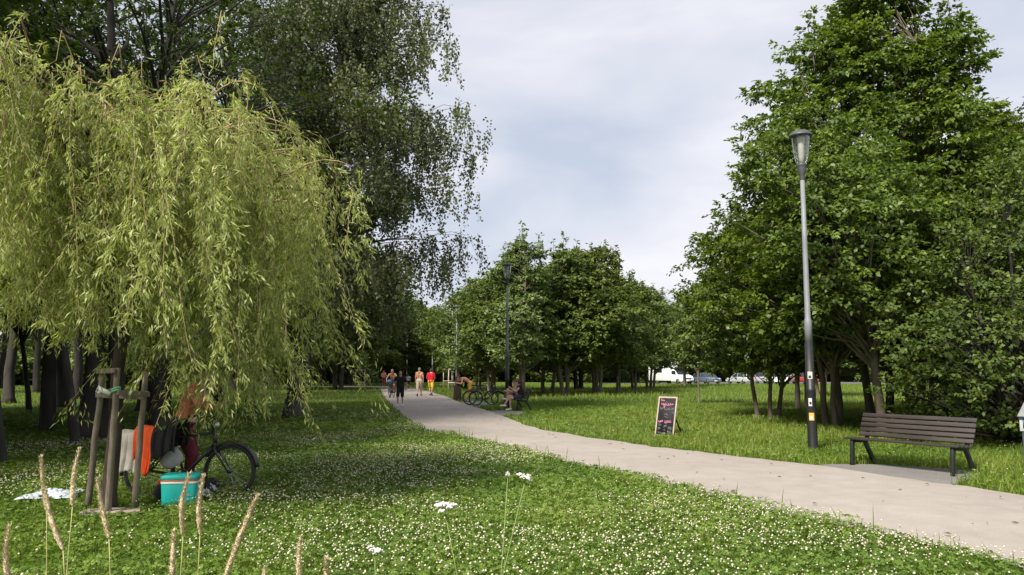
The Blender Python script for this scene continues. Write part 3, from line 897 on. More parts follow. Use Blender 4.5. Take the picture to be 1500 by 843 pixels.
# --- broadleaved trees: a few grown forms, copied with their own place, turn and size
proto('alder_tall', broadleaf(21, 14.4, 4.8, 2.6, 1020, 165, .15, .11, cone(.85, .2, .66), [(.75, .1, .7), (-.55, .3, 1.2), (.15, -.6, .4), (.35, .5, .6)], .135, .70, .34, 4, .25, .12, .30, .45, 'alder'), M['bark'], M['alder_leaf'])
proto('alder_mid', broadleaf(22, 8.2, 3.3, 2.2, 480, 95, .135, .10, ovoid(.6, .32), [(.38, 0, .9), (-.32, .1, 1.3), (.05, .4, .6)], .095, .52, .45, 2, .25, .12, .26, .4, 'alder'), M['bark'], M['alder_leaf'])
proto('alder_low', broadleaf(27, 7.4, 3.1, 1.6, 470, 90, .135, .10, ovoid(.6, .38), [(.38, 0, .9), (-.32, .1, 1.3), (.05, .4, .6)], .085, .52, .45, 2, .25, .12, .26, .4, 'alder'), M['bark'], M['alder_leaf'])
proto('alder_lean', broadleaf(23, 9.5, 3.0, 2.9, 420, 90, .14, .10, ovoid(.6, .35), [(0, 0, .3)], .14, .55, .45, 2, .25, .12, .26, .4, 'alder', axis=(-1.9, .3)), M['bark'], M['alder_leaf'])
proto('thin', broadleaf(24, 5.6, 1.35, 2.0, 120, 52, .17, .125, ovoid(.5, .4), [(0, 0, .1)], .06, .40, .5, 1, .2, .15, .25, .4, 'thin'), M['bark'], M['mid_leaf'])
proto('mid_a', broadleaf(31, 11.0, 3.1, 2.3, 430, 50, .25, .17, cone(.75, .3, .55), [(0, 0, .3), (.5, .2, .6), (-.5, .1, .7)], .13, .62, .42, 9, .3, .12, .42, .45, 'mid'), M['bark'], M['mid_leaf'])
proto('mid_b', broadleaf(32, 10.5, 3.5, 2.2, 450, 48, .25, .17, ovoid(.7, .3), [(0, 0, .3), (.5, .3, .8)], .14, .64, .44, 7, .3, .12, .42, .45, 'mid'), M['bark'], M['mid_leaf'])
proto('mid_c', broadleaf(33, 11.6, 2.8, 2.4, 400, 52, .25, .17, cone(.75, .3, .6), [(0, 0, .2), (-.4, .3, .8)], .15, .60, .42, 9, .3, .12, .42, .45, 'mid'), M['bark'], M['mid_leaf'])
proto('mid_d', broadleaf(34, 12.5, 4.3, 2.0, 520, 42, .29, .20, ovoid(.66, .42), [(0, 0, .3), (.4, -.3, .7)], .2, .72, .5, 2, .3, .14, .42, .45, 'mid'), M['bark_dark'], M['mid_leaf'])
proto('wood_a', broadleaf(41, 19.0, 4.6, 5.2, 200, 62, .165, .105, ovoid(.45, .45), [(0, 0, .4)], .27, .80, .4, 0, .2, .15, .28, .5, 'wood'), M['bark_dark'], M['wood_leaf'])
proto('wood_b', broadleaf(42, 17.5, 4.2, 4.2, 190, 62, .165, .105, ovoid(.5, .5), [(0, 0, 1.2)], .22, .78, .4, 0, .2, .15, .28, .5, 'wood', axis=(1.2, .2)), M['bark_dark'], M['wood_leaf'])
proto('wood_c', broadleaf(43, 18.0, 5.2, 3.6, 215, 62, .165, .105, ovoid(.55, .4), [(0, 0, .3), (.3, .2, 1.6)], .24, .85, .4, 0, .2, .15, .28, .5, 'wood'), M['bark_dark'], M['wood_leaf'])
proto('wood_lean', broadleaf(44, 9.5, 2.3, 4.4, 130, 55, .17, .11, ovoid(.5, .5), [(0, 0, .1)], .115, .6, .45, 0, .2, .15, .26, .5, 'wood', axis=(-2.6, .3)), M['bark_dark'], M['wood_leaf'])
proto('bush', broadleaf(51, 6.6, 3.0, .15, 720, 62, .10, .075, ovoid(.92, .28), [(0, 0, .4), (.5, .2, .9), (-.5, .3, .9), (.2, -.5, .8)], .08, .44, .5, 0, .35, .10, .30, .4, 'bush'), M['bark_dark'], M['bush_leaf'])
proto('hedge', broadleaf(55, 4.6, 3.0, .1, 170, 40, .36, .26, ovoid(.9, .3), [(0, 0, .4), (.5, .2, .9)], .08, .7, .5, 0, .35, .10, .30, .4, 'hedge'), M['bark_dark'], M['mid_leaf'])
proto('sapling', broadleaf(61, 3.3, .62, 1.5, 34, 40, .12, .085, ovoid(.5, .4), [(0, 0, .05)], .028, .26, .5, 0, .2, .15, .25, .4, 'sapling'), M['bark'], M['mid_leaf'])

plant('willow', 'willow_tree', 'young weeping willow with yellow green trailing shoots tied to wooden stakes', (*G(157, 752), 0))
plant('birch', 'birch_tree', 'tall birch with hanging twigs beside the path, its thick black trunk behind the willow', (*G(430, 612), 0), RAD(0))

# the right hand alders
def at(px, D): return ((px - 750) / F_PX * D, D, 0)
plant('alder_tall', 'alder_tree', 'tallest alder on the right, pointed crown behind the street lamp and park bench', at(1303, 24.5), RAD(20))
plant('alder_mid', 'alder_tree', 'alder with several curved stems rising between the nearest lamp and the bench', at(1228, 23.2), RAD(70), 1.02)
plant('alder_lean', 'alder_tree', 'alder whose slanting trunk leans left over the back of the nearest bench', at(1285, 20.0), RAD(10), .9)
plant('alder_low', 'alder_tree', 'low alder forked into two bent stems left of the nearest lamp post', at(1121, 27.5), RAD(180), (.95, .95, .98))
plant('alder_mid', 'alder_tree', 'alder with a flared forked trunk standing in the shade just left of the nearest lamp', at(1160, 34.5), RAD(260), 1.08)
plant('thin', 'alder_tree', 'slender young tree with one thin straight trunk alone in the meadow right of the chalkboard', at(1020, 39.5), 0)
plant('bush', 'large_bush', 'big dense bush reaching the ground behind the right end of the bench', (11.6, 17.8, 0), RAD(40), (1.0, 1.0, 1.0), cat='bush')
plant('bush', 'large_bush', 'yellowish green bushy tree at the right edge of the photo above the dense bush', (15.2, 21.5, 0), RAD(200), (1.15, 1.15, 1.42), cat='bush')
plant('alder_tall', 'alder_tree', 'broad alder rising behind the dense bush at the far right', at(1470, 29.0), RAD(140), .80)
plant('alder_mid', 'alder_tree', 'shaded alder deep behind the curved stems, right of the nearest lamp', at(1345, 33), RAD(120), 1.15)
plant('mid_a', 'alder_tree', 'tree standing behind the nearest lamp post, in front of the red car', at(1195, 52), RAD(130), .85)

# the grove in the middle: crown tops set one by one
GROVE = [
    ('mid_b', 697, 66, 405, 'dark tree at the left end of the grove, low over the bending man'),
    ('mid_a', 722, 57, 392, 'tree of the grove just left of the second lamp post'),
    ('mid_c', 764, 52, 322, 'highest tree of the middle grove with forked leaders above the second lamp'),
    ('mid_b', 797, 58, 384, 'broad tree of the grove just right of the second lamp'),
    ('mid_c', 832, 55, 337, 'spiky topped tree in the centre of the middle grove'),
    ('mid_a', 876, 57, 350, 'bushy tree with upright tufts right of the grove centre'),
    ('mid_b', 902, 62, 408, 'sloping shoulder tree of the grove, right of the tufted tree'),
    ('mid_c', 929, 72, 392, 'pointed tree near the right end of the grove'),
    ('mid_a', 950, 76, 412, 'last tree of the middle grove, left of the white camper van'),
    ('mid_d', 676, 76, 428, 'dark rounded tree over the staked saplings right of the path'),
    ('mid_d', 632, 102, 448, 'dark tree hanging over the far end of the path'),
    ('mid_d', 850, 70, 360, 'tree filling the second row behind the grove centre'),
    ('mid_d', 745, 68, 385, 'dark tree in the second row behind the second lamp'),
    ('mid_b', 1003, 88, 428, 'olive green tree between the camper van and the right hand alders'),
    ('mid_d', 1045, 128, 455, 'distant tree behind the parked silver car'),
    ('mid_a', 1110, 130, 448, 'distant tree behind the white hatchback'),
    ('mid_d', 1180, 130, 445, 'distant tree behind the red parked car'),
    ('mid_b', 985, 132, 450, 'distant tree rising behind the camper van'),
    ('mid_d', 925, 118, 430, 'distant tree behind the right half of the grove'),
    ('mid_d', 870, 112, 430, 'distant tree behind the grove, glimpsed between its trunks'),
    ('mid_b', 1260, 128, 440, 'distant tree seen through the curved alder stems'),
    ('mid_d', 1340, 120, 435, 'distant tree far behind the bench'),
    ('mid_d', 1450, 110, 430, 'distant tree far behind the dense right hand bush'),
]
HT = {}
for k_ in ('mid_a', 'mid_b', 'mid_c', 'mid_d'):
    c_ = np.empty(len(TREE[k_][1].vertices) * 3, np.float32); TREE[k_][1].vertices.foreach_get('co', c_); HT[k_] = float(c_[2::3].max())
rp = random.Random(4)
for key, px, D, top, lab in GROVE:
    s = Z_at(top, D) / HT[key]
    w = s * rp.uniform(1.0, 1.2) if D < 100 else s * 1.3
    plant(key, 'grove_tree', lab, at(px, D), rp.uniform(0, 6.28), (w, w, s), 'trees of the middle grove' if D < 90 else 'distant trees behind the meadow')

# the dark wood on the left: trunks one by one
WOOD = [
    ('wood_a', 25, 41.0, 1.0, 'dark straight trunk at the far left, behind the white blanket'),
    ('wood_b', 97, 36.0, 1.0, 'thick black trunk left of the wooden willow stakes, deep in the shade'),
    ('wood_c', 137, 19.5, 1.0, 'dark trunk standing directly behind the willow stakes'),
    ('wood_lean', 124, 17.2, .95, 'thin slanting trunk leaning left behind the willow stakes'),
    ('wood_lean', 52, 31.0, 1.0, 'thin crooked trunk slanting between two straight black trunks'),
    ('wood_a', 112, 47.0, 1.05, 'far black trunk seen between the slanting trunk and the stakes'),
    ('wood_c', 248, 24.0, .95, 'black trunk just behind the person at the bicycle'),
    ('wood_b', 372, 29.0, .9, 'dark trunk half hidden by the hanging willow shoots'),
    ('wood_a', 60, 62.0, 1.0, 'slim far trunk in the lit gap of the left wood'),
    ('wood_b', 180, 44.0, 1.1, 'wood tree whose trunk hides behind the stakes'),
    ('wood_c', 310, 42.0, 1.1, 'wood tree behind the middle of the willow crown'),
    ('wood_a', 330, 33.0, 1.1, 'tall wood tree with dark limbs rising over the willow top'),
    ('wood_b', 215, 31.0, 1.12, 'tall wood tree rising behind the left part of the willow'),
    ('wood_c', 455, 58.0, .95, 'wood tree behind the birch trunk'),
    ('wood_a', -20, 27.0, 1.0, 'wood tree at the very left edge of the photo'),
]
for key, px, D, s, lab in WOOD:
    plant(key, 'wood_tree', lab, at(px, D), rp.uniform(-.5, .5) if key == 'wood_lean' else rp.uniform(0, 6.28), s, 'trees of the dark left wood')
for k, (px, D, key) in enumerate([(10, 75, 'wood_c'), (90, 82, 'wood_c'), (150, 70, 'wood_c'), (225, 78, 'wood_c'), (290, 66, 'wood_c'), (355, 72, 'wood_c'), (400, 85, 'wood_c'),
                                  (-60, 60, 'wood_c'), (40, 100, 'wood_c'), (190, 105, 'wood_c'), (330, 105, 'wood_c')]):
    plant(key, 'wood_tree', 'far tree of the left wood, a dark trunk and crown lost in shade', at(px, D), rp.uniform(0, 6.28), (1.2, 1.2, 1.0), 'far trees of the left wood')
for px, D, top, key, lab in [(470, 88, 330, 'mid_d', 'far dark tree at the left of the path end, behind the staked sapling'), (512, 96, 345, 'mid_d', 'far dark tree over the left staked saplings'),
                        (545, 118, 400, 'mid_d', 'far tree straight behind the bend of the path'), (585, 124, 420, 'mid_b', 'far tree behind the walkers on the path'),
                        (612, 126, 440, 'mid_d', 'far tree behind the man in red'), (440, 70, 300, 'mid_d', 'dark tree right behind the birch trunk'), (495, 74, 320, 'mid_b', 'dark tree between the birch and the path')]:
    s = Z_at(top, D) / HT[key]
    plant(key, 'wood_tree', lab, at(px, D), rp.uniform(0, 6.28), (s * 1.05, s * 1.05, s), 'trees closing the end of the path')
# trees of the same wood standing just left of the picture; they shade the lawn
for (x, y, key, s) in [(-14.2, 14.0, 'wood_c', .95), (-17.5, 19.5, 'wood_c', 1.0), (-12.2, 21.0, 'wood_b', .9), (-8.6, 13.6, 'wood_lean', .9), (-19, 27, 'wood_c', 1.0), (-16, 24, 'wood_a', 1.0), (-13.6, 10.2, 'mid_d', 1.15), (-16.2, 14.8, 'mid_d', 1.2), (-19.5, 20, 'mid_d', 1.2), (-20, 13, 'mid_d', 1.2), (-24, 27, 'mid_d', 1.2)]:
    plant(key, 'wood_tree', 'wood tree beyond the left edge, shading the lawn under it', (x, y, 0), rp.uniform(0, 6.28), s, 'trees of the wood left of the picture')

# bushes and low growth closing the view under the far crowns
for k, (px, D, s) in enumerate([(-30, 92, 1.6), (30, 98, 1.7), (85, 104, 1.7), (140, 96, 1.6), (195, 100, 1.7), (250, 94, 1.7), (305, 99, 1.7), (355, 95, 1.6), (405, 100, 1.7), (455, 104, 1.7), (500, 109, 1.6), (540, 126, 1.6), (575, 130, 1.6),
                                (610, 132, 1.6), (645, 126, 1.6), (690, 128, 1.7), (735, 131, 1.7), (780, 127, 1.7), (825, 132, 1.7), (870, 128, 1.6), (915, 134, 1.5), (960, 136, 1.5), (1005, 137, 1.6), (1050, 137, 1.6), (1095, 138, 1.6), (1140, 137, 1.6),
                                (1185, 136, 1.6), (1230, 132, 1.7), (1280, 126, 1.7), (1335, 118, 1.7), (1395, 112, 1.7), (1460, 106, 1.7), (1530, 100, 1.7)]):
    plant('hedge', 'far_bush', 'far dark bush closing the view under the distant crowns', at(px, D), k * 1.7, (s, s, s * rp.uniform(.8, 1.15)), 'far bushes behind the trees', 'bush')

# ------------------------------------------------------------------ street lamps
def make_lamp():
    t = thing('street_lamp', 'nearest street lamp, two tone black and grey pole with stickers and a glass lantern', 'street lamp', (0, 0, 0), 0, 'street lamps along the path')
    a = Acc(); a.lathe([(.105, -.05), (.105, .02), (.098, .05), (.092, 1.2), (.096, 1.21), (.096, 1.26), (.088, 1.27), (.082, 2.20), (.0, 2.20)], 20, cap=False); lp = a.build('lower_pole', M['black_metal'], t)
    a = Acc(); a.lathe([(.076, 2.20), (.076, 2.62), (.070, 2.66), (.058, 2.70), (.052, 4.2), (.044, 5.62)], 20); a.build('upper_pole', M['lamp_grey'], t)
    a = Acc(); a.lathe([(.05, 5.60), (.055, 5.62), (.055, 5.72), (.085, 5.78), (.085, 5.84), (.10, 5.90), (.118, 5.93), (.0, 5.93)], 20, cap=False); a.build('neck', M['lamp_cap'], t)
    a = Acc(); a.lathe([(.105, 5.93), (.135, 6.05), (.165, 6.25), (.180, 6.45), (.182, 6.535)], 28, cap=False); a.build('lantern_glass', M['glass'], t)
    a = Acc(); a.lathe([(.05, 5.94), (.05, 6.06), (.062, 6.10), (.066, 6.34), (.085, 6.50), (.085, 6.535)], 20); a.build('reflector', M['sticker_white'], t)
    a = Acc(); a.lathe([(.0, 6.53), (.235, 6.53), (.24, 6.545), (.235, 6.565), (.205, 6.605), (.155, 6.64), (.09, 6.665), (.0, 6.675)], 28, cap=False); a.build('lantern_cap', M['lamp_cap'], t)
    return t, lp
lamp, lamp_low = make_lamp()
lamp_spots = [(1184, 16.2, 0), (743, 36.5, 0), (669, 60, 0), (634, 94, 0), (597, 112, 0)]
lamp_labels = [lamp['label'], 'second street lamp, rising between the bicycles and the bench of the two women',
               'third street lamp, its grey pole rising out of the trees above the litter bin', 'fourth street lamp, small pole above the man in the red shirt',
               'farthest street lamp, a thin pole above the boy in black']
lamps = []
for k, (px, D, _) in enumerate(lamp_spots):
    L_ = lamp if k == 0 else dup(lamp)
    L_.location = at(px, D); L_['label'] = lamp_labels[k]; lamps.append(L_)
def sticker(zc, w, h, m, ang, parent, R=.0925):
    a = Acc(); n = 7; th = np.linspace(-w / 2 / R, w / 2 / R, n) + ang
    v = np.concatenate([np.stack([R * np.cos(th), R * np.sin(th), np.full(n, zc - h / 2)], -1), np.stack([R * np.cos(th), R * np.sin(th), np.full(n, zc + h / 2)], -1)])
    a.add(v, [(i, i + 1, n + i + 1, n + i) for i in range(n - 1)])
    return a.build('sticker', m, parent)
sticker(1.53, .095, .145, M['sticker_white'], RAD(-112), lamp, .0895); sticker(.99, .07, .16, M['sticker_white'], RAD(-122), lamp, .0965); sticker(.70, .10, .15, M['sticker_yellow'], RAD(-112), lamp, .0985)
sticker(1.50, .05, .05, M['black_metal'], RAD(-115), lamp, .0910); sticker(.97, .04, .05, M['black_metal'], RAD(-118), lamp, .0985); sticker(.68, .05, .07, M['sticker_white'], RAD(-114), lamp, .1005)

# ------------------------------------------------------------------ benches
def make_bench():
    """local: x along the bench, front towards -y, origin on the ground in the middle between the front feet"""
    t = thing('park_bench', 'nearest park bench, dark brown slats on black splayed metal legs, standing on grey paving', 'bench', (0, 0, 0), 0, 'park benches beside the path')
    W = 1.98
    for s in (-1, 1):
        x = s * .87
        a = Acc(); a.bar((x, .0, 0), (x, .035, .43), .05, .075, (0, 1, 0)); a.build('front_leg', M['black_metal'], t, False, .006)
        a = Acc(); a.bar((x, .62, 0), (x, .36, .42), .05, .075, (0, 1, 0)); a.build('rear_leg', M['black_metal'], t, False, .006)
        a = Acc(); a.bar((x, .0, .412), (x, .43, .385), .05, .05, (0, 0, 1)); a.bar((x, .41, .375), (x, .585, .80), .05, .055, (0, 1, 0)); a.build('side_frame', M['black_metal'], t, False, .006)
    for k in range(4):
        y = .015 + k * .112; z = .452 - k * .008
        a = Acc(); a.box((0, y, z), (W, .095, .036)); a.build('seat_slat', M['bench_wood'], t, False, .007)
    d = Vector((0, .185, .45)).normalized(); nrm = Vector((0, -d.z, d.y))
    for k in range(5):
        c = Vector((0, .435, .455)) + d * (.042 + k * .087) + nrm * .045
        R = Matrix((Vector((1, 0, 0)), d, Vector((1, 0, 0)).cross(d))).transposed()
        a = Acc(); a.box(c, (W, .070, .034), R); a.build('back_slat', M['bench_wood'], t, False, .007)
    return t
bench = make_bench()
p1, p2 = np.array(G(1247.5, 682)), np.array(G(1397.5, 699))
mid = (p1 + p2) / 2; ax_ = p2 - p1
bench.location = (mid[0], mid[1], .008); bench.rotation_euler = (0, 0, math.atan2(ax_[1], ax_[0]))
b2dir = np.array([.20, -.98]); b2near = np.array(G(757, 602.5))
b2mid = b2near - b2dir * .87
B2RZ = math.atan2(b2dir[1], b2dir[0])
bench2 = dup(bench, (b2mid[0], b2mid[1], .008), B2RZ, 'farther park bench on which the two women sit')

# ------------------------------------------------------------------ bicycles
def make_bike(name, label, step=False, rack=True, wheel_r=.345):
    """local: x forward, rear axle at x=0, z up"""
    t = thing(name, label, 'bicycle')
    r = wheel_r; wb = 1.07
    BB = np.array([.47, 0, .285]); SEAT = np.array([.30, 0, .80]); HEAD0 = np.array([.86, 0, .68]); HEAD1 = np.array([.815, 0, .86])
    a = Acc()
    a.tube([BB, SEAT], .017, 10)
    if step: a.tube([HEAD0, HEAD0 * .5 + BB * .5 - [0, 0, .05], BB + [.03, 0, .03]], .023, 10); a.tube([HEAD1 * .6 + HEAD0 * .4, (.60, 0, .52), (.39, 0, .53)], .016, 10)
    else: a.tube([HEAD0 + [.0, 0, .02], BB], .021, 10); a.tube([HEAD1 - [0, 0, .03], SEAT - [-.01, 0, .04]], .017, 10)
    a.tube([HEAD0, HEAD1], .023, 10)
    for s in (-1, 1):
        a.tube([(0, s * .06, r), BB + [-.03, s * .035, 0]], .010, 8)
        a.tube([(0, s * .06, r), SEAT + [.01, s * .02, -.06]], .009, 8)
    a.build('frame', M['bike_black'], t)
    for xw in (0, wb):
        w = Acc(); th = np.linspace(0, 2 * pi, 48, endpoint=False)
        w.tube(np.stack([xw + (r - .02) * np.cos(th), th * 0, r + (r - .02) * np.sin(th)], -1), .021, 8, closed=True)
        wt = w.build('wheel', M['rubber'], t)
        w = Acc(); w.tube(np.stack([xw + (r - .045) * np.cos(th), th * 0, r + (r - .045) * np.sin(th)], -1), .010, 6, closed=True); w.build('rim', M['black_metal'], wt)
        w = Acc()
        for k in range(24):
            an = k * 2 * pi / 24; an2 = an + (.45 if k % 2 else -.45)
            w.tube([(xw + .025 * cos(an2), .02 * (1 if k % 2 else -1), r + .025 * sin(an2)), (xw + (r - .045) * cos(an), 0, r + (r - .045) * sin(an))], .0014, 4, cap=False)
        w.build('spokes', M['chrome'], wt)
        w = Acc(); w.tube([(xw, -.055, r), (xw, -.03, r), (xw, .03, r), (xw, .055, r)], [.016, .026, .026, .016], 12); w.build('hub', M['black_metal'], wt)
        w = Acc(); tt = np.linspace(RAD(10 if xw else 25), RAD(150 if xw else 190), 16)
        rm = r + .025
        for s in (-.024, 0, .024):
            w.tube(np.stack([xw + rm * np.cos(tt), tt * 0 + s, r + rm * np.sin(tt) - abs(s) * .2], -1), .013, 6)
        w.build('mudguard', M['bike_black'], t)
    a = Acc()
    for s in (-1, 1): a.tube([(wb, s * .055, r), HEAD0 + [.04, s * .055, -.10], HEAD0 + [.0, s * .04, -.01]], [.010, .018, .018], 8)
    a.tube([HEAD0 + [0, -.05, 0], HEAD0 + [0, .05, 0]], .02, 8)
    a.build('fork', M['bike_black'], t)
    a = Acc(); a.tube([HEAD1, HEAD1 + [-.03, 0, .13], HEAD1 + [.04, 0, .17]], .014, 8)
    a.tube([(.72, -.30, 1.03), (.80, -.20, 1.04), (.85, 0, 1.03), (.80, .20, 1.04), (.72, .30, 1.03)], .011, 8); hb = a.build('handlebar', M['bike_black'], t)
    for s in (-1, 1):
        a = Acc(); a.tube([(.63, s * .315, 1.025), (.745, s * .285, 1.033)], .017, 8); a.build('grip', M['rubber'], hb)
    a = Acc(); a.tube([SEAT - [-.004, 0, .03], SEAT + [-.035, 0, .13]], .013, 8); a.build('seat_post', M['chrome'], t)
    a = Acc()
    a.ell((.19, 0, .955), (.12, .085, .032)); a.ell((.33, 0, .95), (.13, .035, .026)); a.build('saddle', M['cloth_black'], t)
    a = Acc(); th = np.linspace(0, 2 * pi, 30, endpoint=False)
    a.tube(np.stack([BB[0] + .088 * np.cos(th), th * 0 - .055, BB[2] + .088 * np.sin(th)], -1), .008, 6, closed=True)
    for k in range(5): a.tube([BB + [0, -.055, 0], BB + [.085 * cos(k * 1.257), -.055, .085 * sin(k * 1.257)]], .006, 5)
    a.tube([(0, -.055, r + .035), BB + [0, -.055, .088]], .005, 5); a.tube([(0, -.055, r - .035), BB + [0, -.055, -.088]], .005, 5)
    a.tube([BB + [0, -.07, 0], BB + [0, .07, 0]], .025, 10); ch = a.build('chainring', M['black_metal'], t)
    for s in (-1, 1):
        e = BB + np.array([s * .165, s * .085, s * .03])
        a = Acc(); a.tube([BB + [0, s * .075, 0], e], .011, 6); a.box(e + np.array([0, s * .05, 0]), (.09, .09, .02)); a.build('pedal', M['black_metal'], t)
    if rack:
        a = Acc()
        for s in (-1, 1):
            a.tube([(.22, s * .05, .74), (.15, s * .06, .765), (-.24, s * .06, .765)], .006, 6); a.tube([(0, s * .065, r), (-.05, s * .065, .765)], .006, 6); a.tube([(0, s * .065, r), (.10, s * .065, .765)], .006, 6)
        for k in range(4): a.tube([(-.22 + k * .11, -.06, .765), (-.22 + k * .11, .06, .765)], .005, 6)
        a.build('rack', M['black_metal'], t)
    a = Acc(); a.lathe([(.0, 0), (.03, .0), (.034, .03), (.0, .06)], 12, (0, 0, 0), False)
    lt = a.build('headlight', M['headlight'], t); lt.location = (.885, 0, .93); lt.rotation_euler = (0, -pi / 2, 0)
    return t
near_bike = make_bike('bicycle', 'black bicycle with clothes over its rack standing beside the willow stakes')
rw = np.array([(227 - 750) / F_PX * 10.25, 10.25]); fw = np.array([(339 - 750) / F_PX * 10.15, 10.15])
NB_RZ = math.atan2(*(fw - rw)[::-1])
near_bike.location = (rw[0], rw[1], .0); near_bike.rotation_euler = (RAD(-4), 0, NB_RZ)
def on_bike(x, y, z):
    c, s = cos(NB_RZ), sin(NB_RZ)
    return (rw[0] + c * x - s * y, rw[1] + s * x + c * y, z)
bk2 = make_bike('bicycle', 'black bicycle in front of the pair parked beside the litter bin', step=True)
bk2.location = (*G(688, 593.5), 0); bk2.rotation_euler = (RAD(5), 0, RAD(-4))
bk3 = dup(bk2, (*G(697, 594.5), 0), RAD(2), 'black bicycle parked against the other one, closer to the two women')
bk3.rotation_euler = (RAD(6), 0, RAD(2))

# ------------------------------------------------------------------ people
def remeshed(acc, name, m, parent, voxel=.011, smooth=5, cuts=()):
    """capsules and ellipsoids fused into one continuous skin"""
    o = acc.build(name, m, None)
    md = o.modifiers.new('r', 'REMESH'); md.mode = 'VOXEL'; md.voxel_size = voxel
    sm = o.modifiers.new('s', 'SMOOTH'); sm.iterations = smooth; sm.factor = .5
    me = bpy.data.meshes.new_from_object(o.evaluated_get(bpy.context.evaluated_depsgraph_get()))
    o.modifiers.clear(); old = o.data; o.data = me; bpy.data.meshes.remove(old)
    for (co, no) in cuts:
        bm = bmesh.new(); bm.from_mesh(me)
        r = bmesh.ops.bisect_plane(bm, geom=bm.verts[:] + bm.edges[:] + bm.faces[:], plane_co=co, plane_no=no, clear_outer=True)
        bm.to_mesh(me); bm.free()
    for p_ in me.polygons: p_.use_smooth = True
    if parent is not None: o.parent = parent
    return o

def base_pose():
    J = dict(pelvis=(0, 0, .95), waist=(0, 0, 1.10), chest=(0, 0.0, 1.30), neck=(0, -.01, 1.47), head=(0, .02, 1.63))
    for s, n in ((-1, 'L'), (1, 'R')):
        J['sh' + n] = (s * .185, -.01, 1.42); J['el' + n] = (s * .235, -.02, 1.13); J['wr' + n] = (s * .25, .06, .89)
        J['hip' + n] = (s * .09, 0, .92); J['kn' + n] = (s * .10, .02, .50); J['an' + n] = (s * .10, -.02, .085); J['to' + n] = (s * .12, .15, .035)
    return J

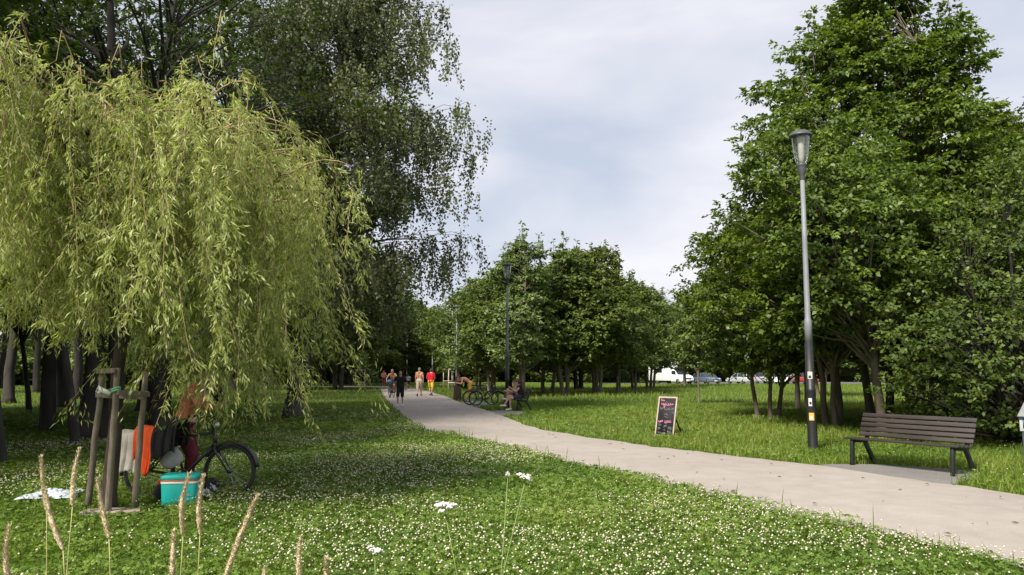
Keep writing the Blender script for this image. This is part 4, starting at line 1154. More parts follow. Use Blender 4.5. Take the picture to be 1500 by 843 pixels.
def person(label, loc, rz, H, J, skin='skin', hair='hair_brown', hair_style='short', top=None, sleeve=.45, top_len=0.0, bottom=None, leg=.8, shoes='shoe_dark', group=None,
           voxel=.012, female=False, cat='person', look=None, width=1.0):
    t = thing('person', label, cat, (0, 0, 0), 0, group)
    V = {k: np.array(v, float) for k, v in J.items()}
    b = Acc(); C = b.capsule
    head = V['head']; hd = norm((head - V['neck'])[None])[0]
    f = np.array(look if look is not None else (0, 1, 0), float); f = f / np.linalg.norm(f)
    u = hd * .35 + np.array([0, 0, .65]); u = u - f * np.dot(u, f); u /= np.linalg.norm(u); rt = np.cross(f, u)
    HR = np.stack([rt, f, u], 1)
    hp = lambda x, y, z: head + HR @ np.array([x, y, z])
    b.ell(hp(0, -.005, .025), (.076, .095, .092), HR); b.ell(hp(0, .022, -.045), (.058, .070, .072), HR)
    C(V['neck'] - [0, 0, .03], head - u * .05, .056, .052)
    w = width
    for s, n in ((-1, 'L'), (1, 'R')):
        sh, hip = V['sh' + n], V['hip' + n]
        ch_, wa_, pe_ = V['chest'], V['waist'], V['pelvis']
        sd = norm((V['shR'] - V['shL'])[None])[0] * s
        C(sh * .88 + V['neck'] * .12, ch_ + sd * .09, .062, .105 * w); C(ch_ + sd * .09, wa_ + sd * .065, .105 * w, .092 * w); C(wa_ + sd * .065, pe_ + sd * .075, .092 * w, .112 * w)
        C(V['neck'], sh, .050, .055)
        C(sh, V['el' + n], .050, .039); C(V['el' + n], V['wr' + n], .038, .026)
        fa = norm((V['wr' + n] - V['el' + n])[None])[0]
        C(V['wr' + n], V['wr' + n] + fa * .075, .026, .036)
        C(hip, V['kn' + n], .087 * (1.05 if female else 1), .054); C(V['kn' + n], V['an' + n], .053, .034)
        sh_d = V['an' + n] - V['kn' + n]; C(V['kn' + n] + sh_d * .15 - [0, .012, 0], V['kn' + n] + sh_d * .45 - [0, .018, 0], .050, .045)
        C(V['an' + n], V['to' + n], .038, .030); C(V['an' + n], V['an' + n] - (V['to' + n] - V['an' + n]) * .2 - [0, 0, .03], .036, .03)
    body = remeshed(b, 'body', M[skin], None, voxel)
    # face, ears and fingers grow out of the same mesh
    e = Acc()
    e.capsule(hp(0, .088, .008), hp(0, .104, -.022), .010, .014, 8)
    for s in (-1, 1): e.ell(hp(s * .078, -.005, -.005), (.012, .022, .032), HR, 8, 6)
    e.capsule(hp(-.022, .088, -.062), hp(.022, .088, -.062), .008, .008, 8)
    for s, n in ((-1, 'L'), (1, 'R')):
        fa = norm((V['wr' + n] - V['el' + n])[None])[0]
        side = np.cross(fa, [0, 0, 1.0]); 
        if np.linalg.norm(side) < .2: side = np.array([0, 1.0, 0])
        side = norm((side - fa * np.dot(side, fa))[None])[0]; pal = np.cross(side, fa)
        k0 = V['wr' + n] + fa * .085
        for q, L in zip((-1.5, -.5, .5, 1.5), (.060, .072, .068, .050)):
            s0 = k0 + side * q * .017
            e.tube([s0 - fa * .02, s0 + fa * L * .5 + pal * .006, s0 + fa * L * .95 + pal * .022], [.0095, .0085, .0065], 6)
        s0 = V['wr' + n] + fa * .035 - side * .028
        e.tube([s0, s0 + fa * .025 - side * .022, s0 + fa * .055 - side * .028 + pal * .01], [.012, .010, .008], 6)
    em = e.mesh('bits'); bm = bmesh.new(); bm.from_mesh(body.data); bm.from_mesh(em)
    for fc in bm.faces: fc.smooth = True
    bm.to_mesh(body.data); bm.free(); bpy.data.meshes.remove(em)
    body.parent = t
    for s in (-1, 1):
        a = Acc(); a.ell(hp(s * .030, .083, .005), (.012, .008, .008), HR, 8, 6); a.build('eye', M['eye_dark'], t)
    # hair
    if hair_style:
        a = Acc(); a.ell(hp(0, -.018, .040), (.084, .096, .090), HR); a.ell(hp(0, -.05, -.005), (.078, .060, .085), HR)
        if hair_style == 'tail':
            a.capsule(hp(0, -.10, .03), hp(0, -.155, -.03), .036, .034); a.capsule(hp(0, -.155, -.03), hp(0, -.15, -.24), .034, .014)
        if hair_style == 'long':
            a.capsule(hp(0, -.07, 0), hp(0, -.10, -.24), .075, .05); 
            for s in (-1, 1): a.capsule(hp(s * .055, -.04, -.02), hp(s * .075, -.05, -.2), .035, .03)
        h = remeshed(a, 'hair', M[hair], t, .012, 3)
    def lim(a_, b_, k): return a_ + (b_ - a_) * k
    # clothing: the same limbs a little thicker, ending at cuffs and hems
    if top:
        a = Acc(); g_ = .016
        for s, n in ((-1, 'L'), (1, 'R')):
            sh = V['sh' + n]; sd = norm((V['shR'] - V['shL'])[None])[0] * s; ch_, wa_, pe_ = V['chest'], V['waist'], V['pelvis']
            a.capsule(sh * .9 + V['neck'] * .1, ch_ + sd * .085, .066 + g_, .107 * w + g_); a.capsule(ch_ + sd * .085, wa_ + sd * .065, .107 * w + g_, .098 * w + g_)
            a.capsule(wa_ + sd * .065, lim(wa_ + sd * .06, pe_ + sd * .07, .75 + top_len), .098 * w + g_, .112 * w + g_)
            a.capsule(V['neck'] * .75 + sh * .25 - [0, 0, .02], sh, .055 + g_ * .5, .058 + g_)
            if sleeve > 0:
                e0 = min(sleeve, 1.0)
                a.capsule(sh, lim(sh, V['el' + n], e0), .058 + g_, .052 + g_)
                if sleeve > 1: a.capsule(V['el' + n], lim(V['el' + n], V['wr' + n], sleeve - 1), .047 + g_, .034 + g_)
        remeshed(a, 'shirt' if sleeve > 0 else 'vest', M[top], t, voxel, 5)
    if bottom:
        a = Acc(); g_ = .018
        a.capsule(V['hipL'] + [0, 0, .04], V['hipR'] + [0, 0, .04], .10 * w + g_, .10 * w + g_)
        pw = V['pelvis'] * .6 + V['waist'] * .4
        for s, n in ((-1, 'L'), (1, 'R')):
            sd = norm((V['shR'] - V['shL'])[None])[0] * s
            a.capsule(pw + sd * .05, V['hip' + n], .098 * w + g_, .098 * w + g_)
            a.capsule(V['hip' + n], lim(V['hip' + n], V['kn' + n], min(leg, 1)), .094 + g_, (.072 if leg < 1 else .062) + g_)
            if leg > 1: a.capsule(V['kn' + n], lim(V['kn' + n], V['an' + n], leg - 1), .060 + g_, .045 + g_)
        remeshed(a, 'trousers' if leg > 1 else 'shorts', M[bottom], t, voxel, 5)
    if shoes:
        for s, n in ((-1, 'L'), (1, 'R')):
            a = Acc(); d_ = V['to' + n] - V['an' + n]
            a.capsule(V['an' + n] - d_ * .2 + [0, 0, -.03], V['to' + n] + d_ * .12, .045, .040); a.capsule(V['an' + n] - [0, 0, .01], V['an' + n] + d_ * .5 - [0, 0, .02], .044, .042)
            remeshed(a, 'shoe', M[shoes], t, .012, 3)
    k = H / 1.75
    t.location = (loc[0], loc[1], loc[2] if len(loc) > 2 else .03); t.rotation_euler = (0, 0, rz); t.scale = (k, k, k)
    return t

def walk(J, ph, arm=1.0):
    """mid-stride: ph>0 right leg forward"""
    J = dict(J)
    a, b = ('R', 'L') if ph > 0 else ('L', 'R')
    s = 1 if ph > 0 else -1
    J['kn' + a] = (s * .10, .20, .52); J['an' + a] = (s * .10, .22, .095); J['to' + a] = (s * .11, .39, .07)
    J['kn' + b] = (-s * .10, -.02, .49); J['an' + b] = (-s * .10, -.30, .15); J['to' + b] = (-s * .11, -.17, .045)
    J['el' + a] = (s * .24, -.12 * arm, 1.14); J['wr' + a] = (s * .24, -.08 * arm, .90)
    J['el' + b] = (-s * .24, .06 * arm, 1.13); J['wr' + b] = (-s * .23, .22 * arm, .93)
    return J

ZP = .045
# boy in black, walking towards us, one arm bent out
J = walk(base_pose(), 1, .4); J['elR'] = (.33, .02, 1.19); J['wrR'] = (.26, .20, 1.20); J['elL'] = (-.32, -.02, 1.16); J['wrL'] = (-.30, .06, .93); J['anL'] = (-.10, -.16, .12); J['toL'] = (-.11, -.02, .045); J['anR'] = (.1, .12, .09); J['toR'] = (.11, .28, .05); J['knR'] = (.1, .14, .5)
person('boy in a black T-shirt and long black shorts walking along the path', (*G(586, 597), ZP), pi, 1.60, J, top='cloth_black', sleeve=.75, top_len=.25, bottom='cloth_black', leg=.92, shoes='shoe_light')
# bare backed man in beige shorts
J = walk(base_pose(), 1, .5)
person('bare chested man in beige shorts and dark shoes walking away on the path', (*G(614, 582), ZP), RAD(3), 1.82, J, skin='skin_tan', hair='hair_grey', bottom='cloth_beige', leg=.98, shoes='shoe_dark')
# man in red
J = walk(base_pose(), -1, .4); J['elR'] = (.26, .0, 1.14); J['wrR'] = (.20, .17, 1.05); J['elL'] = (-.26, 0, 1.14); J['wrL'] = (-.2, .16, 1.04)
person('man in a red T-shirt and yellow shorts walking away on the path', (*G(631, 581), ZP), RAD(-4), 1.76, J, top='cloth_red', sleeve=.8, top_len=.35, bottom='cloth_yellow', leg=.82, shoes='shoe_dark')
# far pair
J = base_pose(); J['elL'] = (-.3, .05, 1.16); J['wrL'] = (-.12, .18, 1.02); J['elR'] = (.3, .05, 1.16); J['wrR'] = (.12, .18, 1.02)
person('distant bare chested man in dark trousers at the bend of the path', (*G(562, 566.5), .02), pi, 1.75, J, skin='skin_tan', bottom='cloth_maroon', leg=1.9)
J = walk(base_pose(), 1)
person('distant child in white shirt and black shorts far behind the boy in black', (*G(598, 569.5), .02), RAD(20), 1.35, J, top='cloth_white', sleeve=.5, bottom='cloth_black', leg=.7)
# cyclist coming towards us
cy = G(575, 583.5)
cyb = dup(bk2, (cy[0], cy[1] + .5, ZP), -pi / 2 - RAD(4), 'bicycle ridden towards us by the bare chested cyclist'); cyb.rotation_euler = (0, 0, -pi / 2 - RAD(4))
J = base_pose()
J.update(pelvis=(0, -.02, 1.00), waist=(0, .05, 1.14), chest=(0, .16, 1.31), neck=(0, .26, 1.45), head=(0, .33, 1.59), shL=(-.19, .24, 1.40), shR=(.19, .24, 1.40),
         elL=(-.33, .36, 1.17), wrL=(-.30, .52, 1.03), elR=(.33, .36, 1.17), wrR=(.30, .52, 1.03), hipL=(-.09, 0, .98), hipR=(.09, 0, .98),
         knL=(-.12, .36, .72), anL=(-.12, .24, .35), toL=(-.12, .38, .31), knR=(.12, .30, .56), anR=(.12, .10, .20), toR=(.12, .25, .17))
R_ = -pi / 2 - RAD(4)
sx, sy = cy[0] + cos(R_) * .20, cy[1] + .5 + sin(R_) * .20
person('bare chested man riding a bicycle towards us on the path', (sx, sy, ZP - .03), R_ - pi / 2, 1.78, J, skin='skin_tan', hair='hair_grey', bottom='cloth_navy', leg=.6, shoes='shoe_dark')
a = Acc(); a.ell((0, 0, 0), (.15, .11, .10)); a.tube([(-.10, 0, .06), (-.05, 0, .13), (.05, 0, .13), (.10, 0, .06)], .012, 6)
bb = a.build('handlebar_bag', M['cloth_blue']); bb.location = (cy[0] + cos(R_) * .90 - .1, cy[1] + .5 + sin(R_) * .90, .98 + ZP)
tag(bb, 'blue bag hanging on the handlebar of the cyclist coming towards us', 'bag')

# woman standing at the near bicycle, face hidden in the willow shoots
J = base_pose()
J.update(waist=(0, .05, 1.09), chest=(0, .10, 1.28), neck=(0, .17, 1.46), head=(0, .24, 1.60), shL=(-.17, .15, 1.41), shR=(.17, .15, 1.41),
         elR=(.25, .30, 1.20), wrR=(.10, .40, 1.42), elL=(-.24, .22, 1.13), wrL=(-.15, .44, 1.18), hipL=(-.09, -.01, .92), hipR=(.09, -.01, .92),
         knL=(-.10, .10, .51), anL=(-.10, .02, .09), toL=(-.11, .18, .04), knR=(.10, .16, .51), anR=(.10, .10, .09), toR=(.11, .26, .04))
wx = on_bike(.21, .46, 0)
wom = person('person in salmon top and maroon trousers behind the bicycle under the willow', (wx[0], wx[1], 0), NB_RZ - pi / 2 + RAD(6), 1.72, J, skin='skin', hair='hair_brown', hair_style='long',
       top='cloth_salmon', sleeve=1.2, top_len=-.15, bottom='cloth_maroon', leg=1.9, shoes='shoe_dark', voxel=.009, female=True)
a = Acc(); th = np.linspace(0, 2 * pi, 28, endpoint=False)
for zz, rx, ry in ((1.02, .155, .125), (.99, .165, .132), (.965, .168, .135)): a.tube(np.stack([rx * np.cos(th), ry * np.sin(th) + .015, zz + .008 * np.sin(3 * th)], -1), .02, 6, closed=True)
a.build('shirt_hem', M['cloth_pink'], wom)

# two women on the farther bench (bench local: front is -y, seat z .45)
def b2(x, y):
    c, s = cos(B2RZ), sin(B2RZ)
    return (b2mid[0] + c * x - s * y, b2mid[1] + s * x + c * y, 0.0)
def sit():
    J = base_pose()
    J.update(pelvis=(0, -.02, .56), waist=(0, -.05, .70), chest=(0, -.05, .89), neck=(0, .0, 1.06), head=(0, .06, 1.20), shL=(-.17, -.02, 1.01), shR=(.17, -.02, 1.01),
             hipL=(-.09, .02, .54), hipR=(.09, .02, .54), knL=(-.11, .46, .52), anL=(-.11, .44, .10), toL=(-.12, .60, .05), knR=(.11, .46, .52), anR=(.11, .44, .10), toR=(.12, .60, .05),
             elL=(-.23, .10, .78), wrL=(-.10, .32, .86), elR=(.23, .10, .78), wrR=(.10, .32, .86))
    return J
J = sit(); J.update(chest=(0, .0, .88), neck=(0, .06, 1.05), head=(0, .13, 1.17), knR=(.08, .45, .60), anR=(.02, .66, .24), toR=(.0, .82, .21), elL=(-.2, .22, .80), wrL=(-.06, .40, .93), elR=(.2, .22, .80), wrR=(.07, .40, .93), shL=(-.17, .04, 1.0), shR=(.17, .04, 1.0))
person('woman in dark top and navy shorts sitting cross legged on the farther bench', b2(.50, .22), B2RZ + pi, 1.72, J, hair='hair_brown', hair_style='tail', top='cloth_black', sleeve=0, bottom='cloth_navy', leg=.55, shoes='shoe_light', female=True, look=(0, 1, -.35), voxel=.010)
J = sit(); J.update(knR=(.12, .36, .88), anR=(.13, .42, .50), toR=(.13, .55, .47), knL=(-.12, .37, .86), anL=(-.13, .42, .50), toL=(-.13, .55, .47), wrL=(-.08, .42, .80), wrR=(.08, .42, .82))
person('woman hugging her bare bent knees on the farther bench, mostly hidden by the other woman', b2(-.20, .20), B2RZ + pi, 1.70, J, hair='hair_brown', hair_style='tail', top='cloth_pink', sleeve=.4, bottom='cloth_navy', leg=.4, shoes='shoe_light', female=True, look=(0, 1, -.3), voxel=.010)

# bending man at the litter bin
J = base_pose()
J.update(pelvis=(0, -.10, .93), waist=(0, .03, 1.05), chest=(0, .20, 1.16), neck=(0, .40, 1.20), head=(0, .54, 1.18), shL=(-.18, .34, 1.20), shR=(.18, .34, 1.20),
         elL=(-.26, .40, .93), wrL=(-.15, .62, .96), elR=(.26, .38, .93), wrR=(.15, .60, .97), hipL=(-.09, -.10, .90), hipR=(.09, -.10, .90), knL=(-.11, -.04, .49), knR=(.11, -.02, .49))
bp_ = G(687, 589)
person('man in mustard shorts bending over a backpack on the litter bin', (*bp_, 0), RAD(97), 1.82, J, skin='skin_tan', hair='hair_brown', bottom='cloth_mustard', leg=1.0, shoes='shoe_dark', look=(0, .8, -.6))

# ------------------------------------------------------------------ litter bin and the bag on it
bin_ = thing('litter_bin', 'round litter bin clad in dark wooden slats beside the parked bicycles', 'litter bin', (*G(670, 586.5), 0))
a = Acc(); a.lathe([(.20, 0), (.20, .78), (.185, .80), (.17, .80), (.165, .3)], 20, cap=False); a.build('liner', M['black_metal'], bin_)
a = Acc()
for k in range(20):
    an = k * pi / 10; R = Matrix.Rotation(an, 3, 'Z')
    a.box((.215 * cos(an), .215 * sin(an), .41), (.024, .058, .74), R)
a.build('slats', M['bin_wood'], bin_, False, .004)
a = Acc(); a.lathe([(.0, .80), (.21, .80), (.225, .815), (.21, .83), (.0, .835)], 20, cap=False); a.build('lid', M['black_metal'], bin_)
bl = G(671.5, 586.5)
a = Acc(); a.ell((0, 0, .22), (.17, .13, .24)); a.ell((0, -.10, .16), (.12, .07, .13)); a.capsule((-.08, .1, .1), (-.08, .12, .36), .025, .025); a.capsule((.08, .1, .1), (.08, .12, .36), .025, .025); a.capsule((-.04, 0, .45), (.04, 0, .45), .02, .02)
bag = remeshed(a, 'backpack', M['cloth_navy'], None, .015, 4); bag.location = (bl[0] + .03, bl[1], .833)
tag(bag, 'dark backpack standing on the wooden litter bin', 'backpack')

# ------------------------------------------------------------------ willow stakes
W0 = np.array([*G(157, 752), 0])
st = thing('tree_stakes', 'three weathered wooden stakes with crossbars and ties round the young willow trunk', 'tree stakes', W0)
def gp(px, py): return np.array([*G(px, py), 0]) - W0
def pz(px, py, D):
    return np.array([(px - 750) / F_PX * D, D, Z_at(py, D)]) - W0
feet = [gp(128, 750), gp(158, 758), gp(196, 748)]
tops = [pz(154, 541, 9.0), pz(175, 540, 8.62), pz(217, 545, 9.05)]
for f_, t_ in zip(feet, tops):
    a = Acc(); n_ = 9; tt = np.linspace(0, 1, n_)[:, None]
    pts = f_ * (1 - tt) + t_ * tt; pts[0, 2] = -.05
    pts[1:-1, :2] += np.random.default_rng(int(abs(f_[0]) * 1000)).normal(0, .004, (n_ - 2, 2))
    a.tube(pts, np.linspace(.036, .031, n_), 12); a.build('post', M['stake'], st)
def cross(i, j, f, ext, r=.026):
    A = feet[i] * (1 - f) + tops[i] * f; B = feet[j] * (1 - f) + tops[j] * f
    d = norm((B - A)[None])[0]; off = np.cross(d, [0, 0, 1]) * .045
    a = Acc(); a.bar(A - d * ext + off, B + d * ext + off, .025, .055); a.build('crossbar', M['stake'], st, False, .004)
cross(0, 1, .985, .05); cross(1, 2, .84, .03); cross(0, 2, .82, .03)
def tie(i, f, m, px, py):
    A = feet[i] * (1 - f) + tops[i] * f
    a = Acc(); th = np.linspace(0, 2 * pi, 16, endpoint=False)
    for dz in (-.012, .012): a.tube(np.stack([A[0] +   .038 * np.cos(th), A[1] + .038 * np.sin(th), A[2] + dz + .012 * np.cos(th)], -1), .013, 6, closed=True)
    tr_ = np.array([.03, .02, A[2] + .02]); d = tr_ - A
    a.bar(A + d * .2, A + d * .85, .006, .035)
    if m == 'tie_white': a.bar(A + np.array([-.01, -.05, .045]), A + np.array([.14, -.06, -.03]), .006, .05)
    a.build('tie', M[m], st, True)
tie(0, .845, 'tie_white', 0, 0); tie(1, .86, 'tie_green', 0, 0); tie(2, .84, 'tie_green', 0, 0)
sl = Acc(); sl.box((0, 0, .03), (.42, .22, .05)); sl.box((.28, .05, .025), (.2, .18, .035), Matrix.Rotation(.3, 3, 'Z'))
slab = sl.build('board', M['slab'], None, False, .008); slab.location = (*G(150, 757), 0.02); slab.rotation_euler = (0.04, 0, .08)
tag(slab, 'grey weathered board lying in the grass at the foot of the willow stakes', 'board')

# ------------------------------------------------------------------ clothes on the bicycle, cooler, bags, blanket
def drape(name, m, prof, width, along, label, cat, seed=0, thick=.012, wr=.018, taper=0.0, rag=.06):
    """cloth laid over the rack: prof = [(across, z)] run from one hanging edge to the other, swept along the bicycle"""
    rg = np.random.default_rng(seed); P = catmull(np.array(prof, float), 8); nu = len(P); nv = 22
    ph = rg.uniform(0, 6.28, 6)
    T = norm(np.gradient(P, axis=0)); Nn = np.stack([-T[:, 1], T[:, 0]], -1)
    v = np.zeros((nu, nv, 3)); s_ = np.linspace(0, 1, nu)
    for j in range(nv):
        w = j / (nv - 1)
        wave = wr * (np.sin(w * 19 + ph[0] + 2 * s_) + .6 * np.sin(w * 33 + ph[1] - 3 * s_)) * (np.abs(s_ - .5) * 2) + wr * .5 * np.sin(s_ * 14 + ph[2] + w * 4)
        k = 1 - taper * np.abs(s_ - .5) * 2
        x = along + (w - .5) * width * k + .02 * np.sin(s_ * 7 + ph[3])
        cut = 1 + rag * np.sin(w * 5 + ph[4]) * (np.abs(s_ - .5) * 2)
        zc = P[:, 1].max()
        v[:, j, 0] = x; v[:, j, 1] = P[:, 0] + Nn[:, 0] * wave; v[:, j, 2] = zc + (P[:, 1] - zc) * cut + Nn[:, 1] * wave
    a = Acc(); i = np.arange(nu * nv).reshape(nu, nv)
    a.add(v.reshape(-1, 3), np.stack([i[:-1, :-1], i[:-1, 1:], i[1:, 1:], i[1:, :-1]], -1).reshape(-1, 4))
    o = a.build(name, M[m], None); o.location = (rw[0], rw[1], 0); o.rotation_euler = (0, 0, NB_RZ)
    sm = o.modifiers.new('thick', 'SOLIDIFY'); sm.thickness = thick; sm.offset = 1
    return tag(o, label, cat)
drape('blanket', 'cloth_pale', [(-.15, .33), (-.14, .55), (-.11, .76), (-.03, .84), (.07, .84), (.13, .70), (.15, .5)], .30, -.20, 'pale beige cloth hanging over the rear end of the bicycle rack', 'cloth', 1)
drape('garment', 'cloth_orange', [(-.19, .42), (-.18, .60), (-.145, .80), (-.04, .885), (.07, .88), (.14, .74), (.15, .6)], .30, .0, 'bright orange red garment draped over the bicycle rack', 'garment', 2, taper=.30, rag=.25)
drape('jacket', 'cloth_black', [(-.17, .56), (-.155, .76), (-.11, .93), (-.02, .995), (.08, .98), (.14, .82), (.16, .62)], .30, .30, 'black jacket draped over the saddle and front of the rack', 'jacket', 3, wr=.026, rag=.12)
a = Acc(); a.ell((0, 0, .02), (.15, .05, .12)); a.ell((-.03, 0, -.06), (.11, .05, .08)); a.capsule((-.06, 0, .1), (.05, 0, .17), .015, .015)
pn = remeshed(a, 'carrier_bag', M['cloth_grey'], None, .012, 3); pn.location = on_bike(.30, .02, .50); pn.rotation_euler = (0, .25, NB_RZ)
tag(pn, 'pale grey bag hanging inside the frame of the near bicycle', 'bag')

co = np.array(G(264, 743)); cool = thing('cool_box', 'turquoise cool box with a brown and white strap under its lid, on the grass', 'cool box', (*co, 0), RAD(8))
def rrect(w, d, r, n=5):
    out = []
    for cx, cy_, a0 in ((w / 2 - r, d / 2 - r, 0), (-w / 2 + r, d / 2 - r, 90), (-w / 2 + r, -d / 2 + r, 180), (w / 2 - r, -d / 2 + r, 270)):
        for k in range(n): an = RAD(a0 + 90 * k / (n - 1)); out.append((cx + r * cos(an), cy_ + r * sin(an)))
    return np.array(out)
def loft(acc, rings):
    n = len(rings[0][0]); v = np.concatenate([np.concatenate([P, np.full((n, 1), z)], 1) for P, z in rings]); k = len(rings)
    i = np.arange(n * k).reshape(k, n); nx = np.roll(i, -1, 1)
    c = np.array([[0, 0, rings[0][1]], [0, 0, rings[-1][1]]])
    acc.add(np.concatenate([v, c]), np.stack([i[:-1], nx[:-1], nx[1:], i[1:]], -1).reshape(-1, 4), [(n * k, nx[0][j], i[0][j]) for j in range(n)] + [(n * k + 1, i[-1][j], nx[-1][j]) for j in range(n)])
cw, cdp = .40, .27
a = Acc(); loft(a, [(rrect(cw * .90, cdp * .88, .03), 0.0), (rrect(cw * .93, cdp * .93, .035), .02), (rrect(cw, cdp, .035), .285)]); a.build('tub', M['teal'], cool, False, .004)
a = Acc(); loft(a, [(rrect(cw + .012, cdp + .012, .038), .288), (rrect(cw + .012, cdp + .012, .038), .312)]); a.build('rim', M['white_plastic'], cool, False, .003)
a = Acc(); loft(a, [(rrect(cw + .010, cdp + .010, .038), .314), (rrect(cw + .010, cdp + .010, .038), .338)]); a.build('strap', M['brown_strap'], cool, False, .003)
a = Acc(); loft(a, [(rrect(cw + .022, cdp + .02, .04), .340), (rrect(cw + .022, cdp + .02, .04), .372), (rrect(cw - .02, cdp - .03, .03), .392)]); a.build('lid', M['teal'], cool, False, .004)
a = Acc(); a.ell((0, 0, .11), (.10, .09, .14)); a.ell((.02, .0, .22), (.07, .06, .06)); hb = remeshed(a, 'rucksack', M['cloth_black'], None, .012, 3); hb.location = (*G(236, 738), 0)
tag(hb, 'small black rucksack with a red top standing left of the turquoise cool box', 'rucksack')
a = Acc(); a.ell((0, 0, .24), (.055, .05, .05)); a.build('top_flap', M['red_bag'], hb)
def crumple(name, label, cat, m, px, py, w, d, h, seed, rot=0):
    a = Acc(); rg = np.random.default_rng(seed); ph = rg.uniform(0, 6.28, 12); nn = 46
    X, Y = np.meshgrid(np.linspace(-1, 1, nn), np.linspace(-1, 1, nn))
    R = np.sqrt(X ** 2 + Y ** 2); TH = np.arctan2(Y, X)
    edge = 1 + .13 * np.sin(3 * TH + ph[0]) + .08 * np.sin(5 * TH + ph[1]) + .06 * np.sin(9 * TH + ph[2])
    Z = h * (.55 + .35 * np.sin(4 * X + 3 * Y + ph[3]) + .28 * np.sin(9 * X - 6 * Y + ph[4]) + .22 * np.sin(-7 * X + 12 * Y + ph[5]) + .12 * np.sin(19 * X + 15 * Y + ph[6])).clip(.03)
    Z = Z * (1 - np.maximum(np.abs(X), np.abs(Y)) ** 6 * .8) + .055
    v = np.stack([X * w / 2 * edge, Y * d / 2 * edge, Z], -1).reshape(-1, 3)
    i = np.arange(nn * nn).reshape(nn, nn)
    a.add(v, np.stack([i[:-1, :-1], i[:-1, 1:], i[1:, 1:], i[1:, :-1]], -1).reshape(-1, 4))
    o = a.build(name, M[m], None); o.location = (*G(px, py), 0); o.rotation_euler = (0, 0, rot)
    sm = o.modifiers.new('thick', 'SOLIDIFY'); sm.thickness = .008
    return tag(o, label, cat)
crumple('picnic_blanket', 'pale blue white blanket spread crumpled on the lawn left of the willow stakes', 'blanket', 'cloth_blanket', 78, 731, .62, .72, .045, 7, .25)
crumple('towel', 'white towel crumpled in the grass right of the turquoise cool box', 'towel', 'cloth_white', 300, 731, .26, .28, .10, 9)
a = Acc(); a.ell((0, 0, .09), (.17, .10, .10)); a.ell((.09, 0, .07), (.10, .10, .08)); a.capsule((-.08, 0, .18), (.08, 0, .18), .014, .014)
hb2 = remeshed(a, 'holdall', M['cloth_black'], None, .013, 3); hb2.location = (*G(304, 722), 0); hb2.rotation_euler = (0, 0, .2)
tag(hb2, 'low black holdall lying behind the white towel under the bicycle', 'bag')

# ------------------------------------------------------------------ chalkboard
cb0, cb1 = np.array(G(957, 638.5)), np.array(G(989, 641))
cbw = .56; cbh = 1.0
cb = thing('chalkboard_sign', 'leaning black chalkboard in a pale wooden frame standing on the verge', 'chalkboard', (*(cb0 * .5 + cb1 * .5), 0), math.atan2(*(cb1 - cb0)[::-1]) + RAD(4))
TILT = RAD(13)
def cbp(x, y, z): return (x, z * sin(TILT) + y * cos(TILT), z * cos(TILT) - y * sin(TILT))
RT = Matrix.Rotation(-TILT, 3, 'X')
a = Acc(); a.box(cbp(0, 0, cbh / 2), (cbw - .06, .016, cbh - .06), RT); a.build('board', M['chalkboard'], cb, False)
a = Acc()
for s in (-1, 1): a.box(cbp(s * (cbw / 2 - .018), -.003, cbh / 2), (.036, .034, cbh), RT)
for z in (.02, cbh - .02): a.box(cbp(0, -.004, z), (cbw - .075, .032, .04), RT)
a.build('frame', M['frame_wood'], cb, False, .004)
a = Acc(); a.bar(cbp(.16, .02, .62), (.20, .52, 0), .035, .02); a.bar(cbp(-.16, .02, .62), (-.20, .52, 0), .035, .02); a.build('prop_leg', M['black_metal'], cb, False)
def squiggle(acc, x0, x1, z, h, waves, seed, r=.006):
    rg = np.random.default_rng(seed); n = waves * 7
    t = np.linspace(0, 1, n)
    amp = np.interp(t, np.linspace(0, 1, waves + 1), rg.uniform(.35, 1.15, waves + 1))
    x = x0 + (x1 - x0) * t + .012 * np.sin(t * waves * 2 * pi + 1.1)
    zz = z + h / 2 * amp * np.sin(t * waves * 2 * pi) + .010 * np.sin(t * 5 + seed)
    acc.tube([cbp(a_, -.010, b_) for a_, b_ in zip(x, zz)], r, 5)
def word(m, *args):
    a = Acc(); squiggle(a, *args); a.build('lettering', M[m], cb)
for w_ in [(-.20, -.10, .91, .05, 3, 1, .008), (-.19, .18, .81, .075, 7, 2, .009), (-.10, -.07, .77, .12, 1, 8, .008), (-.22, -.08, .375, .06, 4, 3, .008), (-.03, .16, .37, .075, 5, 4, .008)]: word('chalk_pink', *w_)
for k, (x0, x1, z, w_, h_) in enumerate([(-.05, .0, .865, 2, .02), (-.20, -.12, .70, 3, .06), (-.08, .10, .685, 5, .07), (.14, .22, .70, 3, .06), (.16, .22, .60, 2, .05), (-.07, .05, .55, 4, .06), (-.06, .06, .49, 3, .04),
                                      (-.20, -.12, .29, 3, .07), (-.21, -.13, .20, 3, .06), (-.04, .04, .26, 3, .08), (-.05, .02, .16, 2, .05), (.09, .20, .21, 4, .09), (.08, .20, .12, 4, .07), (-.20, .0, .09, 6, .04)]):
    word('chalk_grey', x0, x1, z, h_, w_, 20 + k, .0042)

